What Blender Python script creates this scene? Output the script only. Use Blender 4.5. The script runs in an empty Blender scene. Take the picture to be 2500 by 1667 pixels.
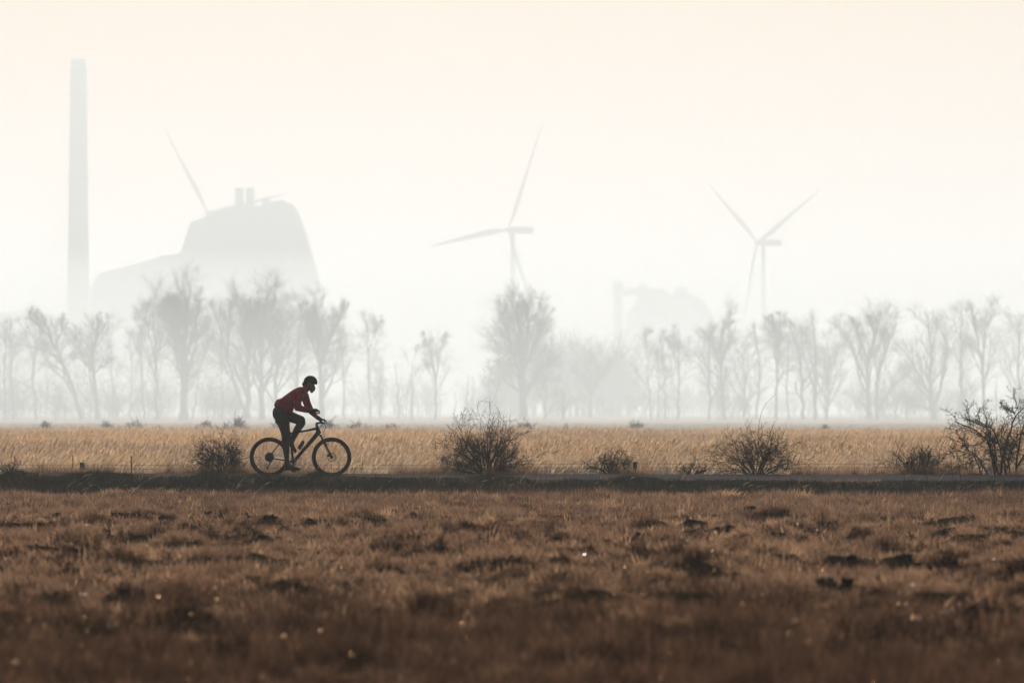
import bpy, math, random
import numpy as np
from mathutils import Vector, Matrix, noise as mnoise

# ---------------------------------------------------------------- camera, light, exposure
scene = bpy.context.scene
F = 200.0 / 36.0 * 2500.0          # focal length in photo pixels
CAMZ = 1.19
HROW = 1004.0
D0 = 105.2                         # distance of the cyclist
cam_d = bpy.data.cameras.new('camera')
cam = bpy.data.objects.new('camera', cam_d)
scene.collection.objects.link(cam)
cam_d.sensor_width = 36.0
cam_d.lens = 200.0
cam_d.clip_start = 0.5
cam_d.clip_end = 30000.0
cam.location = (0, 0, CAMZ)
cam.rotation_euler = (math.pi / 2 + math.atan((HROW - 833.5) / F), 0, 0)
cam_d.dof.use_dof = True
cam_d.dof.focus_distance = D0
cam_d.dof.aperture_fstop = 3.6
scene.camera = cam

SUN_EL = math.radians(18.0)
SUN_AZ = math.radians(-2.0)        # measured from +Y towards +X
world = bpy.data.worlds.new('World')
scene.world = world
world.use_nodes = True
nt = world.node_tree
nt.nodes.clear()
w_out = nt.nodes.new('ShaderNodeOutputWorld')
w_bg = nt.nodes.new('ShaderNodeBackground')
w_sky = nt.nodes.new('ShaderNodeTexSky')
w_sky.sky_type = 'NISHITA'
w_sky.sun_disc = False
w_sky.sun_elevation = SUN_EL
w_sky.sun_rotation = SUN_AZ
w_sky.altitude = 0
w_sky.air_density = 3.5
w_sky.dust_density = 0.0
w_sky.ozone_density = 0.0
w_bg.inputs['Strength'].default_value = 0.05
nt.links.new(w_sky.outputs['Color'], w_bg.inputs['Color'])
nt.links.new(w_bg.outputs['Background'], w_out.inputs['Surface'])

sun_d = bpy.data.lights.new('sun', 'SUN')
sun_d.energy = 3.68
sun_d.angle = math.radians(0.5)
sun_d.color = (1.0, 0.955, 0.955)
sun = bpy.data.objects.new('sun', sun_d)
scene.collection.objects.link(sun)
to_sun = Vector((math.sin(SUN_AZ) * math.cos(SUN_EL), math.cos(SUN_AZ) * math.cos(SUN_EL), math.sin(SUN_EL)))
sun.rotation_euler = (-to_sun).to_track_quat('-Z', 'Y').to_euler()

scene.view_settings.view_transform = 'Standard'
scene.view_settings.look = 'None'
scene.view_settings.gamma = 1.0
scene.view_settings.use_curve_mapping = False
scene.view_settings.exposure = 0.0
scene.render.engine = 'CYCLES'
scene.cycles.volume_bounces = 1
scene.cycles.max_bounces = 6
scene.cycles.diffuse_bounces = 3
scene.cycles.transmission_bounces = 3
scene.cycles.sample_clamp_indirect = 4.0

HAZE_DENSITY = 0.00032
HAZE_COLOR = (0.895, 0.955, 0.985)
HAZE_G = 0.42

COL = scene.collection
rng = np.random.default_rng(7)

# ---------------------------------------------------------------- helpers
def at(px, py, D):
    """photo pixel and distance -> point in the world"""
    return Vector(((px - 1250.0) / F * D, D, CAMZ + (HROW - py) / F * D))

def tag(o, label=None, cat=None, group=None, kind=None):
    if label: o['label'] = label
    if cat: o['category'] = cat
    if group: o['group'] = group
    if kind: o['kind'] = kind
    return o

def empty(name, loc=(0, 0, 0), rz=0.0, **kw):
    o = bpy.data.objects.new(name, None)
    o.empty_display_size = 0.2
    COL.objects.link(o)
    o.location = loc
    o.rotation_euler = (0, 0, rz)
    return tag(o, **kw)

def link_mesh(name, me, mat=None, parent=None, smooth=False):
    if mat is not None:
        me.materials.clear(); me.materials.append(mat)
    if smooth:
        me.polygons.foreach_set('use_smooth', [True] * len(me.polygons))
    o = bpy.data.objects.new(name, me)
    COL.objects.link(o)
    if parent is not None:
        o.parent = parent
    return o

class Geo:
    """collects vertices and faces into one mesh"""
    def __init__(s):
        s.v = []; s.f = []; s.n = 0
    def add(s, v, f):
        v = np.asarray(v, dtype=np.float64).reshape(-1, 3)
        f = np.asarray(f, dtype=np.int64)
        s.v.append(v); s.f.append(f + s.n); s.n += len(v)
        return s
    def mesh(s, name):
        me = bpy.data.meshes.new(name)
        v = np.concatenate(s.v)
        groups = [f for f in s.f if len(f)]
        nl = sum(f.size for f in groups)
        npoly = sum(len(f) for f in groups)
        me.vertices.add(len(v)); me.vertices.foreach_set('co', v.astype(np.float32).ravel())
        me.loops.add(nl); me.loops.foreach_set('vertex_index', np.concatenate([f.ravel() for f in groups]).astype(np.int32))
        me.polygons.add(npoly)
        sizes = np.concatenate([np.full(len(f), f.shape[1]) for f in groups])
        starts = np.concatenate([[0], np.cumsum(sizes)[:-1]])
        me.polygons.foreach_set('loop_start', starts.astype(np.int32))
        me.update(calc_edges=True)
        me.validate()
        return me
    def obj(s, name, mat=None, parent=None, smooth=False):
        return link_mesh(name, s.mesh(name), mat, parent, smooth)

    # polylines P:(N,K,3), radii R:(N,K) -> tubes
    def tubes(s, P, R, sides=4, cap=True):
        P = np.asarray(P, float); R = np.asarray(R, float)
        if P.ndim == 2: P = P[None]; R = R[None]
        N, K, _ = P.shape
        T = np.empty_like(P)
        T[:, 1:-1] = P[:, 2:] - P[:, :-2]
        T[:, 0] = P[:, 1] - P[:, 0]; T[:, -1] = P[:, -1] - P[:, -2]
        T /= np.linalg.norm(T, axis=2, keepdims=True) + 1e-12
        ov = P[:, -1] - P[:, 0]
        ov /= np.linalg.norm(ov, axis=1, keepdims=True) + 1e-12
        ref = np.where(np.abs(ov[:, 1:2]) < 0.8, np.array([[0., 1., 0.]]), np.array([[1., 0., 0.]]))
        A = np.cross(T, ref[:, None, :]); A /= np.linalg.norm(A, axis=2, keepdims=True) + 1e-12
        B = np.cross(T, A)
        a = np.arange(sides) * 2 * np.pi / sides
        ring = (A[:, :, None, :] * np.cos(a)[None, None, :, None] + B[:, :, None, :] * np.sin(a)[None, None, :, None])
        V = P[:, :, None, :] + ring * R[:, :, None, None]
        idx = np.arange(N * K * sides).reshape(N, K, sides)
        q = np.stack([idx[:, :-1], np.roll(idx, -1, 2)[:, :-1], np.roll(idx, -1, 2)[:, 1:], idx[:, 1:]], -1).reshape(-1, 4)
        base = s.n
        s.add(V.reshape(-1, 3), q)
        if cap:
            s.f.append(idx[:, 0, ::-1].reshape(-1, sides) + base)
            s.f.append(idx[:, -1, :].reshape(-1, sides) + base)
        return s
    def spikes(s, P0, P1, R, sides=3):
        N = len(P0)
        d = P1 - P0; d = d / (np.linalg.norm(d, axis=1, keepdims=True) + 1e-12)
        ref = np.where(np.abs(d[:, 1:2]) < 0.8, np.array([[0., 1., 0.]]), np.array([[1., 0., 0.]]))
        A = np.cross(d, ref); A /= np.linalg.norm(A, axis=1, keepdims=True) + 1e-12
        B = np.cross(d, A)
        a = np.arange(sides) * 2 * np.pi / sides
        ring = P0[:, None] + (A[:, None] * np.cos(a)[None, :, None] + B[:, None] * np.sin(a)[None, :, None]) * R[:, None, None]
        V = np.concatenate([ring, P1[:, None]], 1)
        idx = np.arange(N * (sides + 1)).reshape(N, sides + 1)
        r = idx[:, :sides]
        f = np.stack([r, np.roll(r, -1, 1), np.repeat(idx[:, sides:], sides, 1)], -1).reshape(-1, 3)
        return s.add(V.reshape(-1, 3), f)
    def box(s, x0, x1, y0, y1, z0, z1):
        v = [(x, y, z) for x in (x0, x1) for y in (y0, y1) for z in (z0, z1)]
        return s.add(v, [(0, 1, 3, 2), (4, 6, 7, 5), (0, 4, 5, 1), (2, 3, 7, 6), (0, 2, 6, 4), (1, 5, 7, 3)])
    def lathe(s, prof, c=(0, 0, 0), n=24, axis='Z'):
        """prof: (radius, height) pairs; closed at both ends"""
        prof = np.asarray(prof, float); K = len(prof)
        a = np.arange(n) * 2 * np.pi / n
        V = np.stack([prof[:, :1] * np.cos(a), prof[:, :1] * np.sin(a), np.repeat(prof[:, 1:], n, 1)], -1)
        if axis == 'Y': V = V[..., [0, 2, 1]]
        if axis == 'X': V = V[..., [2, 0, 1]]
        idx = np.arange(K * n).reshape(K, n)
        q = np.stack([idx[:-1], np.roll(idx, -1, 1)[:-1], np.roll(idx, -1, 1)[1:], idx[1:]], -1).reshape(-1, 4)
        base = s.n
        s.add(V.reshape(-1, 3) + np.asarray(c, float), q)
        s.f.append(idx[0:1, ::-1] + base); s.f.append(idx[-1:, :] + base)
        return s
    def ball(s, c, r, n=12):
        rx, ry, rz = (r, r, r) if np.isscalar(r) else r
        th = np.linspace(0.02, np.pi - 0.02, n // 2 + 1)
        a = np.arange(n) * 2 * np.pi / n
        V = np.stack([np.sin(th)[:, None] * np.cos(a) * rx, np.sin(th)[:, None] * np.sin(a) * ry,
                      np.repeat(np.cos(th)[:, None], n, 1) * rz], -1)
        K = len(th); idx = np.arange(K * n).reshape(K, n)
        q = np.stack([idx[:-1], idx[1:], np.roll(idx, -1, 1)[1:], np.roll(idx, -1, 1)[:-1]], -1).reshape(-1, 4)
        base = s.n
        s.add(V.reshape(-1, 3) + np.asarray(c, float), q)
        s.f.append(idx[0:1] + base); s.f.append(idx[-1:, ::-1] + base)
        return s
    def torus(s, c, R, r, n=64, m=10, ry=None):
        """ring in the XZ plane"""
        ry = r if ry is None else ry
        a = np.arange(n) * 2 * np.pi / n; b = np.arange(m) * 2 * np.pi / m
        rr = R + r * np.cos(b)
        V = np.stack([rr[None] * np.cos(a)[:, None], np.repeat((ry * np.sin(b))[None], n, 0), rr[None] * np.sin(a)[:, None]], -1)
        idx = np.arange(n * m).reshape(n, m)
        q = np.stack([idx, np.roll(idx, -1, 0), np.roll(np.roll(idx, -1, 0), -1, 1), np.roll(idx, -1, 1)], -1).reshape(-1, 4)
        return s.add(V.reshape(-1, 3) + np.asarray(c, float), q)
    def prism(s, pts, y0, y1):
        """outline in XZ (counter-clockwise seen from -Y) drawn out along Y"""
        pts = np.asarray(pts, float); n = len(pts)
        V = np.concatenate([np.stack([pts[:, 0], np.full(n, y0), pts[:, 1]], 1), np.stack([pts[:, 0], np.full(n, y1), pts[:, 1]], 1)])
        base = s.n
        i = np.arange(n); j = (i + 1) % n
        s.add(V, np.stack([i, i + n, j + n, j], 1))
        s.f.append(np.array([i]) + base); s.f.append(np.array([i[::-1] + n]) + base)
        return s

# ---------------------------------------------------------------- noise
def _hash(ix, iy, seed):
    h = (ix * 374761393 + iy * 668265263 + seed * 1274126177) & 0xFFFFFFFF
    h = ((h ^ (h >> 13)) * 1274126177) & 0xFFFFFFFF
    h = h ^ (h >> 16)
    return (h & 0xFFFF) / 65535.0
def vnoise(x, y, sc, seed=0):
    x = np.asarray(x, float) / sc; y = np.asarray(y, float) / sc
    ix = np.floor(x).astype(np.int64); iy = np.floor(y).astype(np.int64)
    fx = x - ix; fy = y - iy
    fx = fx * fx * (3 - 2 * fx); fy = fy * fy * (3 - 2 * fy)
    a = _hash(ix, iy, seed); b = _hash(ix + 1, iy, seed); c = _hash(ix, iy + 1, seed); d = _hash(ix + 1, iy + 1, seed)
    return (a * (1 - fx) + b * fx) * (1 - fy) + (c * (1 - fx) + d * fx) * fy
def sstep(a, b, x):
    t = np.clip((np.asarray(x, float) - a) / (b - a), 0, 1)
    return t * t * (3 - 2 * t)

# ---------------------------------------------------------------- materials
def mat(name, color, rough=0.8, metal=0.0, spec=0.3, noise=None, color2=None, bump=0.0, bump_scale=40.0):
    m = bpy.data.materials.new(name); m.use_nodes = True
    t = m.node_tree; p = t.nodes['Principled BSDF']
    p.inputs['Base Color'].default_value = (*color, 1)
    p.inputs['Roughness'].default_value = rough
    p.inputs['Metallic'].default_value = metal
    p.inputs['Specular IOR Level'].default_value = spec
    if noise:
        tc = t.nodes.new('ShaderNodeTexCoord')
        n = t.nodes.new('ShaderNodeTexNoise'); n.inputs['Scale'].default_value = noise; n.inputs['Detail'].default_value = 6
        t.links.new(tc.outputs['Object'], n.inputs['Vector'])
        mx = t.nodes.new('ShaderNodeMix'); mx.data_type = 'RGBA'
        mx.inputs['A'].default_value = (*color, 1); mx.inputs['B'].default_value = (*(color2 or [c * 0.6 for c in color]), 1)
        r = t.nodes.new('ShaderNodeMapRange'); r.inputs['From Min'].default_value = 0.35; r.inputs['From Max'].default_value = 0.65
        t.links.new(n.outputs['Fac'], r.inputs['Value']); t.links.new(r.outputs['Result'], mx.inputs['Factor'])
        t.links.new(mx.outputs['Result'], p.inputs['Base Color'])
        if bump:
            b = t.nodes.new('ShaderNodeBump'); b.inputs['Strength'].default_value = bump
            n2 = t.nodes.new('ShaderNodeTexNoise'); n2.inputs['Scale'].default_value = bump_scale; n2.inputs['Detail'].default_value = 5
            t.links.new(tc.outputs['Object'], n2.inputs['Vector'])
            t.links.new(n2.outputs['Fac'], b.inputs['Height']); t.links.new(b.outputs['Normal'], p.inputs['Normal'])
    return m

def leaf_mat(name, cols, trans=0.5, patch=None, patch_scale=0.15, gloss=0.12, zc=None):
    """thin dry grass: diffuse + light coming through + a little gloss, every clump its own tone"""
    m = bpy.data.materials.new(name); m.use_nodes = True
    t = m.node_tree; t.nodes.clear(); N = t.nodes.new; L = t.links.new
    out = N('ShaderNodeOutputMaterial')
    oi = N('ShaderNodeObjectInfo')
    cr = N('ShaderNodeValToRGB'); e = cr.color_ramp
    e.elements[0].position = 0; e.elements[0].color = (*cols[0], 1)
    e.elements[1].position = 1; e.elements[1].color = (*cols[-1], 1)
    for i, c in enumerate(cols[1:-1]):
        k = e.elements.new((i + 1) / (len(cols) - 1)); k.color = (*c, 1)
    L(oi.outputs['Random'], cr.inputs['Fac'])
    col = cr.outputs['Color']
    if patch:
        g = N('ShaderNodeNewGeometry'); n = N('ShaderNodeTexNoise'); n.inputs['Scale'].default_value = patch_scale; n.inputs['Detail'].default_value = 3
        L(g.outputs['Position'], n.inputs['Vector'])
        r = N('ShaderNodeMapRange'); r.inputs['From Min'].default_value = 0.42; r.inputs['From Max'].default_value = 0.62
        L(n.outputs['Fac'], r.inputs['Value'])
        mx = N('ShaderNodeMix'); mx.data_type = 'RGBA'; mx.inputs['B'].default_value = (*patch, 1)
        L(r.outputs['Result'], mx.inputs['Factor']); L(col, mx.inputs['A']); col = mx.outputs['Result']
    d = N('ShaderNodeBsdfDiffuse'); tr = N('ShaderNodeBsdfTranslucent'); gl = N('ShaderNodeBsdfGlossy')
    gl.inputs['Roughness'].default_value = 0.30; gl.inputs['Color'].default_value = (1, 0.9, 0.78, 1)
    L(col, d.inputs['Color']); L(col, tr.inputs['Color'])
    m1 = N('ShaderNodeMixShader'); m1.inputs['Fac'].default_value = trans
    L(d.outputs[0], m1.inputs[1]); L(tr.outputs[0], m1.inputs[2])
    m2 = N('ShaderNodeMixShader'); m2.inputs['Fac'].default_value = gloss
    L(m1.outputs[0], m2.inputs[1]); L(gl.outputs[0], m2.inputs[2])
    L(m2.outputs[0], out.inputs['Surface'])
    return m

def volume_mat(name, density, color=HAZE_COLOR, g=HAZE_G):
    m = bpy.data.materials.new(name); m.use_nodes = True
    t = m.node_tree; t.nodes.clear()
    o = t.nodes.new('ShaderNodeOutputMaterial'); v = t.nodes.new('ShaderNodeVolumePrincipled')
    v.inputs['Color'].default_value = (*color, 1)
    v.inputs['Density'].default_value = density
    v.inputs['Anisotropy'].default_value = g
    t.links.new(v.outputs[0], o.inputs['Volume'])
    return m

# ---------------------------------------------------------------- the lie of the land
ROADW = 4.5
def yfar(x):
    return 107.35 - 0.174 * np.clip(x, -400, 250)
def height(x, y, bumps=True):
    x = np.asarray(x, float); y = np.asarray(y, float)
    s = yfar(x) - y
    z = np.full(np.broadcast(x, y).shape, -0.27)
    up = sstep(-3.2, -0.7, s)
    z = z + 0.27 * up
    z = z - 0.06 * np.clip(s / ROADW, 0, 1)
    verge = (0.0 + 0.045 * sstep(5, -8, x)) * (0.5 + vnoise(x, y, 0.9, 3)) * sstep(ROADW - 0.15, ROADW + 0.35, s) * sstep(6.6, 5.2, s)
    z = z + verge
    z = z - 0.21 * sstep(ROADW + 0.9, 8.4 + 0 * s, s + 0.5 * (vnoise(x, y, 1.3, 4) - 0.5))
    if bumps:
        near = sstep(6.8, 9.0, s) * sstep(-60, -30, -np.abs(x)) if np.ndim(x) else 1.0
        clod = sstep(28, 37, y) * sstep(84, 68, y)
        b = 0.045 * (vnoise(x, y, 1.6, 11) - 0.5) * 2 + 0.045 * (vnoise(x, y, 0.55, 12) - 0.5) * 2
        c = vnoise(x, y * 0.8, 0.42, 13); c2 = vnoise(x, y * 0.6, 1.1, 14)
        b = b + clod * (0.16 * sstep(0.5, 0.85, c) * sstep(0.25, 0.6, c2) + 0.05 * (vnoise(x, y, 0.22, 15) - 0.4))
        rut = np.exp(-((y - 66 - 1.2 * (vnoise(x, 0 * x, 4, 16) - 0.5)) / 0.9) ** 2)
        rut2 = np.exp(-((y - 60.5 - 1.2 * (vnoise(x, 0 * x, 4, 17) - 0.5)) / 0.7) ** 2)
        b = b - 0.07 * rut * (0.4 + vnoise(x, y, 1.4, 18)) - 0.05 * rut2
        z = z + b * near
        far = sstep(-4, -12, s)
        z = z + far * 0.05 * (vnoise(x, y, 6, 21) - 0.5) * 2
    return z

# ---------------------------------------------------------------- GROUND
def axis(parts):
    out = []
    for a, b, n in parts:
        out.append(np.linspace(a, b, n, endpoint=False))
    return np.concatenate(out + [[parts[-1][1]]])
gx = np.concatenate([-np.geomspace(12, 6500, 46)[::-1], np.linspace(-11.85, 11.85, 159), np.geomspace(12, 6500, 46)])
gy = np.concatenate([-np.geomspace(5, 900, 10)[::-1], np.linspace(-3, 26, 12), np.linspace(26.3, 112, 572), np.geomspace(112.4, 8500, 150)])
X, Y = np.meshgrid(gx, gy)
Z = height(X, Y)
ni, nj = X.shape
idx = np.arange(ni * nj).reshape(ni, nj)
g = Geo().add(np.stack([X, Y, Z], -1).reshape(-1, 3),
              np.stack([idx[:-1, :-1], idx[:-1, 1:], idx[1:, 1:], idx[1:, :-1]], -1).reshape(-1, 4))
m_ground = bpy.data.materials.new('field_soil'); m_ground.use_nodes = True
t = m_ground.node_tree; p = t.nodes['Principled BSDF']; p.inputs['Roughness'].default_value = 0.95; p.inputs['Specular IOR Level'].default_value = 0.0
ge = t.nodes.new('ShaderNodeNewGeometry'); sep = t.nodes.new('ShaderNodeSeparateXYZ'); t.links.new(ge.outputs['Position'], sep.inputs[0])
def tnoise(scale, detail=5, stretch=None):
    n = t.nodes.new('ShaderNodeTexNoise'); n.inputs['Scale'].default_value = scale; n.inputs['Detail'].default_value = detail
    if stretch:
        mp = t.nodes.new('ShaderNodeMapping'); mp.inputs['Scale'].default_value = stretch
        t.links.new(ge.outputs['Position'], mp.inputs[0]); t.links.new(mp.outputs[0], n.inputs['Vector'])
    else:
        t.links.new(ge.outputs['Position'], n.inputs['Vector'])
    return n.outputs['Fac']
def tmap(v, a, b, c=0.0, d=1.0):
    r = t.nodes.new('ShaderNodeMapRange'); r.inputs['From Min'].default_value = a; r.inputs['From Max'].default_value = b
    r.inputs['To Min'].default_value = c; r.inputs['To Max'].default_value = d
    t.links.new(v, r.inputs['Value']); return r.outputs['Result']
def tmix(f, a, b):
    mx = t.nodes.new('ShaderNodeMix'); mx.data_type = 'RGBA'
    t.links.new(f, mx.inputs['Factor'])
    for nm, c in (('A', a), ('B', b)):
        if isinstance(c, tuple): mx.inputs[nm].default_value = (*c, 1)
        else: t.links.new(c, mx.inputs[nm])
    return mx.outputs['Result']
soil = tmix(tmap(tnoise(6), 0.35, 0.65), (0.030, 0.020, 0.014), (0.085, 0.058, 0.038))
soil = tmix(tmap(tnoise(1.3), 0.45, 0.7), soil, (0.10, 0.066, 0.042))
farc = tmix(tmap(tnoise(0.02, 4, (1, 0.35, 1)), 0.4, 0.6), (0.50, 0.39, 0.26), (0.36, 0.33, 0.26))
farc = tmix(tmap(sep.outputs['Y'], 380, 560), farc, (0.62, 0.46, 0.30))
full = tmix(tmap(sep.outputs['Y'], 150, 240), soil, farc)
t.links.new(full, p.inputs['Base Color'])
b = t.nodes.new('ShaderNodeBump'); b.inputs['Strength'].default_value = 0.8; b.inputs['Distance'].default_value = 0.03
t.links.new(tnoise(30, 6), b.inputs['Height']); t.links.new(b.outputs['Normal'], p.inputs['Normal'])
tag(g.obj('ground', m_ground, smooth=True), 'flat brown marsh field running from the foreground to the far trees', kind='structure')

# road strip
xs = np.concatenate([np.linspace(-420, -20, 40, endpoint=False), np.linspace(-20, 20, 81), np.linspace(20.5, 260, 40)])
g = Geo()
prof = [(-0.05, -0.05), (0.0, 0.012), (0.25, 0.016), (2.2, 0.020), (4.2, 0.014), (4.45, 0.010), (4.5, -0.05)]
V = []
for s_, dz in prof:
    yy = yfar(xs) - s_
    edge = 0.04 * (vnoise(xs, 0 * xs, 0.5, 33) - 0.5) if s_ > 4.3 or s_ < 0.1 else 0
    V.append(np.stack([xs, yy + edge, -0.06 * np.clip(s_ / ROADW, 0, 1) + dz + 0 * xs], -1))
V = np.stack(V); idx = np.arange(V.shape[0] * V.shape[1]).reshape(V.shape[:2])
g.add(V.reshape(-1, 3), np.stack([idx[:-1, :-1], idx[1:, :-1], idx[1:, 1:], idx[:-1, 1:]], -1).reshape(-1, 4))
m_road = mat('asphalt', (0.14, 0.125, 0.135), 1.0, spec=0.0, noise=3.0, color2=(0.095, 0.088, 0.095), bump=0.35, bump_scale=120)
tag(g.obj('road', m_road), 'narrow grey asphalt cycle road on a low dyke crossing the marsh', kind='structure')
# ---------------------------------------------------------------- FAR POWER STATION, TURBINES
m_conc = mat('chimney_concrete', (0.16, 0.20, 0.185), 0.9, noise=0.05, color2=(0.13, 0.165, 0.15))
m_clad = mat('grey_cladding', (0.12, 0.155, 0.15), 0.7, noise=0.04, color2=(0.10, 0.13, 0.125))
m_turb = mat('turbine_paint', (0.26, 0.30, 0.30), 0.6)
DF = 3200.0
SC = DF / F
def fx(px, D=DF): return (px - 1250) / F * D
def fz(py, D=DF): return CAMZ + (HROW - py) / F * D
GZ = -0.27

ch = empty('chimney', (fx(191), DF, GZ), label='tall tapering pale concrete power station chimney at the far left in the mist', cat='chimney')
h = fz(145) - GZ
Geo().lathe([(31 * SC, 0), (28 * SC, h * 0.25), (23.5 * SC, h * 0.62), (20 * SC, h * 0.965), (20 * SC, h * 0.972), (17 * SC, h * 0.985)], n=48).obj('shaft', m_conc, ch, True)
Geo().lathe([(18.2 * SC, h * 0.984), (18.2 * SC, h), (14.5 * SC, h), (14.5 * SC, h * 0.99)], n=48).obj('rim', m_conc, ch)
for k in (0.35, 0.66, 0.9):
    r_ = np.interp(k, [0, 0.25, 0.62, 0.965], [31, 28, 23.5, 20]) * SC
    Geo().lathe([(r_, h * k), (r_ + 1.2, h * k), (r_ + 1.2, h * k + 1.2), (r_, h * k + 1.2)], n=48).obj('walkway', m_conc, ch)

pb = empty('power_station', (fx(480), DF + 40, GZ), label='huge sloping power plant building beside the tall chimney with two short stacks on its roof', cat='building')
def P6(cx, cy): return (fx(cx / 2.3056) - fx(480), fz(100 + cy / 2.3056) - GZ)
out = [P6(1795, 1440)]
main = [(1635, 912), (1590, 902), (1545, 900), (1500, 897), (1462, 923), (1300, 930), (1185, 965), (1140, 990), (1065, 1018), (1012, 1185)]
o1 = [(fx(790) - fx(480), 0)] + [P6(1795, 1440), P6(1690, 1060)] + [P6(*q) for q in main] + [(fx(420) - fx(480), 0)]
Geo().prism(o1, -30, 70).obj('boiler_hall', m_clad, pb)
o2 = [(fx(420) - fx(480), 0), P6(1012, 1185)[0:2], P6(960, 1200), P6(895, 1203), P6(885, 1215), P6(700, 1265), P6(540, 1308), P6(500, 1400), (fx(208) - fx(480), 0)]
o2[0] = (fx(436) - fx(480), 0)
Geo().prism(o2, -25, 60).obj('sloping_wing', m_clad, pb)
for a, b_ in ((1304, 1351), (1365, 1412)):
    xa, zt = P6(a, 812); xb, zb = P6(b_, 960)
    rr = (xb - xa) / 2
    Geo().lathe([(rr, zb), (rr, zt - 3), (rr * 1.06, zt - 3), (rr * 1.06, zt), (rr * 0.8, zt)], c=((xa + xb) / 2, 0, 0), n=24).obj('roof_stack', m_conc, pb)
for a, b_, tp, bt in ((1463, 1498, 870, 930), (1548, 1588, 885, 915), (1515, 1530, 890, 915)):
    xa, zt = P6(a, tp); xb, zb = P6(b_, bt)
    Geo().box(xa, xb, -8, 8, zb, zt).obj('roof_box', m_clad, pb)

def turbine(px, py, R, ths, c, tower_dx, label, D=DF, nac=56):
    s = D / F
    hub = Vector((fx(px, D), D, fz(py, D)))
    yaw = math.acos(c)                       # rotor plane turned away from the camera
    tx = tower_dx * s
    root = empty('wind_turbine', (hub.x + tx, D, GZ), label=label, cat='wind turbine', group='wind turbines in the mist')
    H = hub.z - GZ
    Geo().lathe([(8 * s, 0), (6.6 * s, H * 0.4), (4.9 * s, H - 5 * s)], n=28).obj('tower', m_turb, root, True)
    fx_, fy_ = math.sin(yaw), math.cos(yaw)  # shaft direction (back towards the nacelle)
    hloc = Vector((-tx, 0, H))
    def rot(v):                              # local: X across the rotor, Y along the shaft
        return Vector((v[0] * math.cos(yaw) + v[1] * fx_, -v[0] * fx_ + v[1] * math.cos(yaw), v[2])) + hloc
    g_ = Geo()
    L = nac * s / max(fx_, 0.5)
    prof = [(0, 2.5), (1.5, 4.2), (4, 5.2), (L * 0.6, 5.6), (L * 0.96, 5.2), (L, 4.2)]
    K = []
    for yy, hh in prof:
        hh *= 1.5 * s
        for sx, sz in ((-1, -1), (-1, 1), (1, 1), (1, -1)):
            K.append(rot((sx * hh * 0.9, yy + 2.5 * s, sz * hh)))
    F_ = [(i * 4 + j, i * 4 + (j + 1) % 4, i * 4 + 4 + (j + 1) % 4, i * 4 + 4 + j) for i in range(len(prof) - 1) for j in range(4)]
    F_ += [(3, 2, 1, 0), tuple(len(K) - 4 + j for j in range(4))]
    g_.add(K, F_); g_.obj('nacelle', m_turb, root)
    gh = Geo(); gh.ball((0, 0, 0), 7 * s, 16); ho = gh.obj('hub', m_turb, root, True); ho.location = hloc
    for k in range(3):
        a = math.radians(ths[k])
        d = np.array([math.sin(a), 0, math.cos(a)]); pr = np.array([math.cos(a), 0, -math.sin(a)])
        ts = np.array([0, 0.06, 0.14, 0.24, 0.4, 0.6, 0.8, 0.95, 1.0])
        wd = np.array([4.0, 4.8, 9.0, 12.0, 10.0, 7.2, 4.8, 2.8, 0.8]) * s
        tk = np.array([3.0, 3.0, 2.6, 2.0, 1.5, 1.0, 0.7, 0.4, 0.2]) * s
        V_ = []
        for t_, w_, k_ in zip(ts, wd, tk):
            off = 0.0 if t_ < 0.1 else 0.25
            flex = 10 * s * t_ * t_
            c0 = d * (t_ * R * s)
            for u, v_ in ((-0.5, 0), (-0.2, 0.5), (0.5, 0.25), (0.8, 0), (0.5, -0.25), (-0.2, -0.5)):
                q = c0 + pr * (w_ * (u + off * 0.6) * 1.0) + np.array([0, 1, 0]) * (k_ * v_ * 1.6 + flex)
                V_.append(rot(q))
        m6 = 6
        Fb = [(i * m6 + j, i * m6 + (j + 1) % m6, i * m6 + m6 + (j + 1) % m6, i * m6 + m6 + j) for i in range(len(ts) - 1) for j in range(m6)]
        gb = Geo(); gb.add(V_, Fb); gb.f.append(np.array([[5, 4, 3, 2, 1, 0]])); gb.f.append(np.array([[len(V_) - 6 + j for j in range(6)]]))
        gb.obj('blade', m_turb, root, True)
turbine(507, 520, 284, (-38.6, 81.4, 201.4), 0.71, 14, 'leftmost wind turbine, hidden behind the power plant roof with one long blade rising from it', D=3500)
turbine(1241, 561, 290, (23, -97, 156), 0.70, 11, 'middle wind turbine with one blade upright and one pointing left', D=3450)
turbine(1849, 592, 282, (-55.9, 64.1, 197), 0.54, 15, 'rightmost wind turbine with two blades raised in a V', D=3600)

# second works: round-shouldered hall and slim stack
D2 = 3450.0
dome = empty('domed_factory', (fx(1635, D2), D2, GZ), label='round-shouldered factory hall standing right of the slim stack between the two right turbines', cat='building')
def P7(cx, cy): return (fx(1000 + cx / 2.138, D2) - fx(1635, D2), fz(250 + cy / 2.138, D2) - GZ)
hall = [(fx(1738, D2) - fx(1635, D2), 0), P7(1578, 1180), P7(1560, 1090), P7(1520, 1037), P7(1460, 1003), P7(1350, 1008), P7(1320, 978), P7(1196, 978), P7(1190, 1040), P7(1150, 1085), P7(1132, 1145), (fx(1527, D2) - fx(1635, D2), 0)]
Geo().prism(hall, -35, 45).obj('hall', m_clad, dome)
xa, zt = P7(1196, 948); xb, zb = P7(1243, 1000)
Geo().lathe([((xb - xa) / 2, zb - 10), ((xb - xa) / 2, zt)], c=((xa + xb) / 2, 5, 0), n=20).obj('roof_stack', m_conc, dome)
xa, zt = P7(1388, 968); xb, zb = P7(1448, 1010)
Geo().box(xa, xb, -10, 12, zb - 5, zt).obj('roof_box', m_clad, dome)
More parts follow.
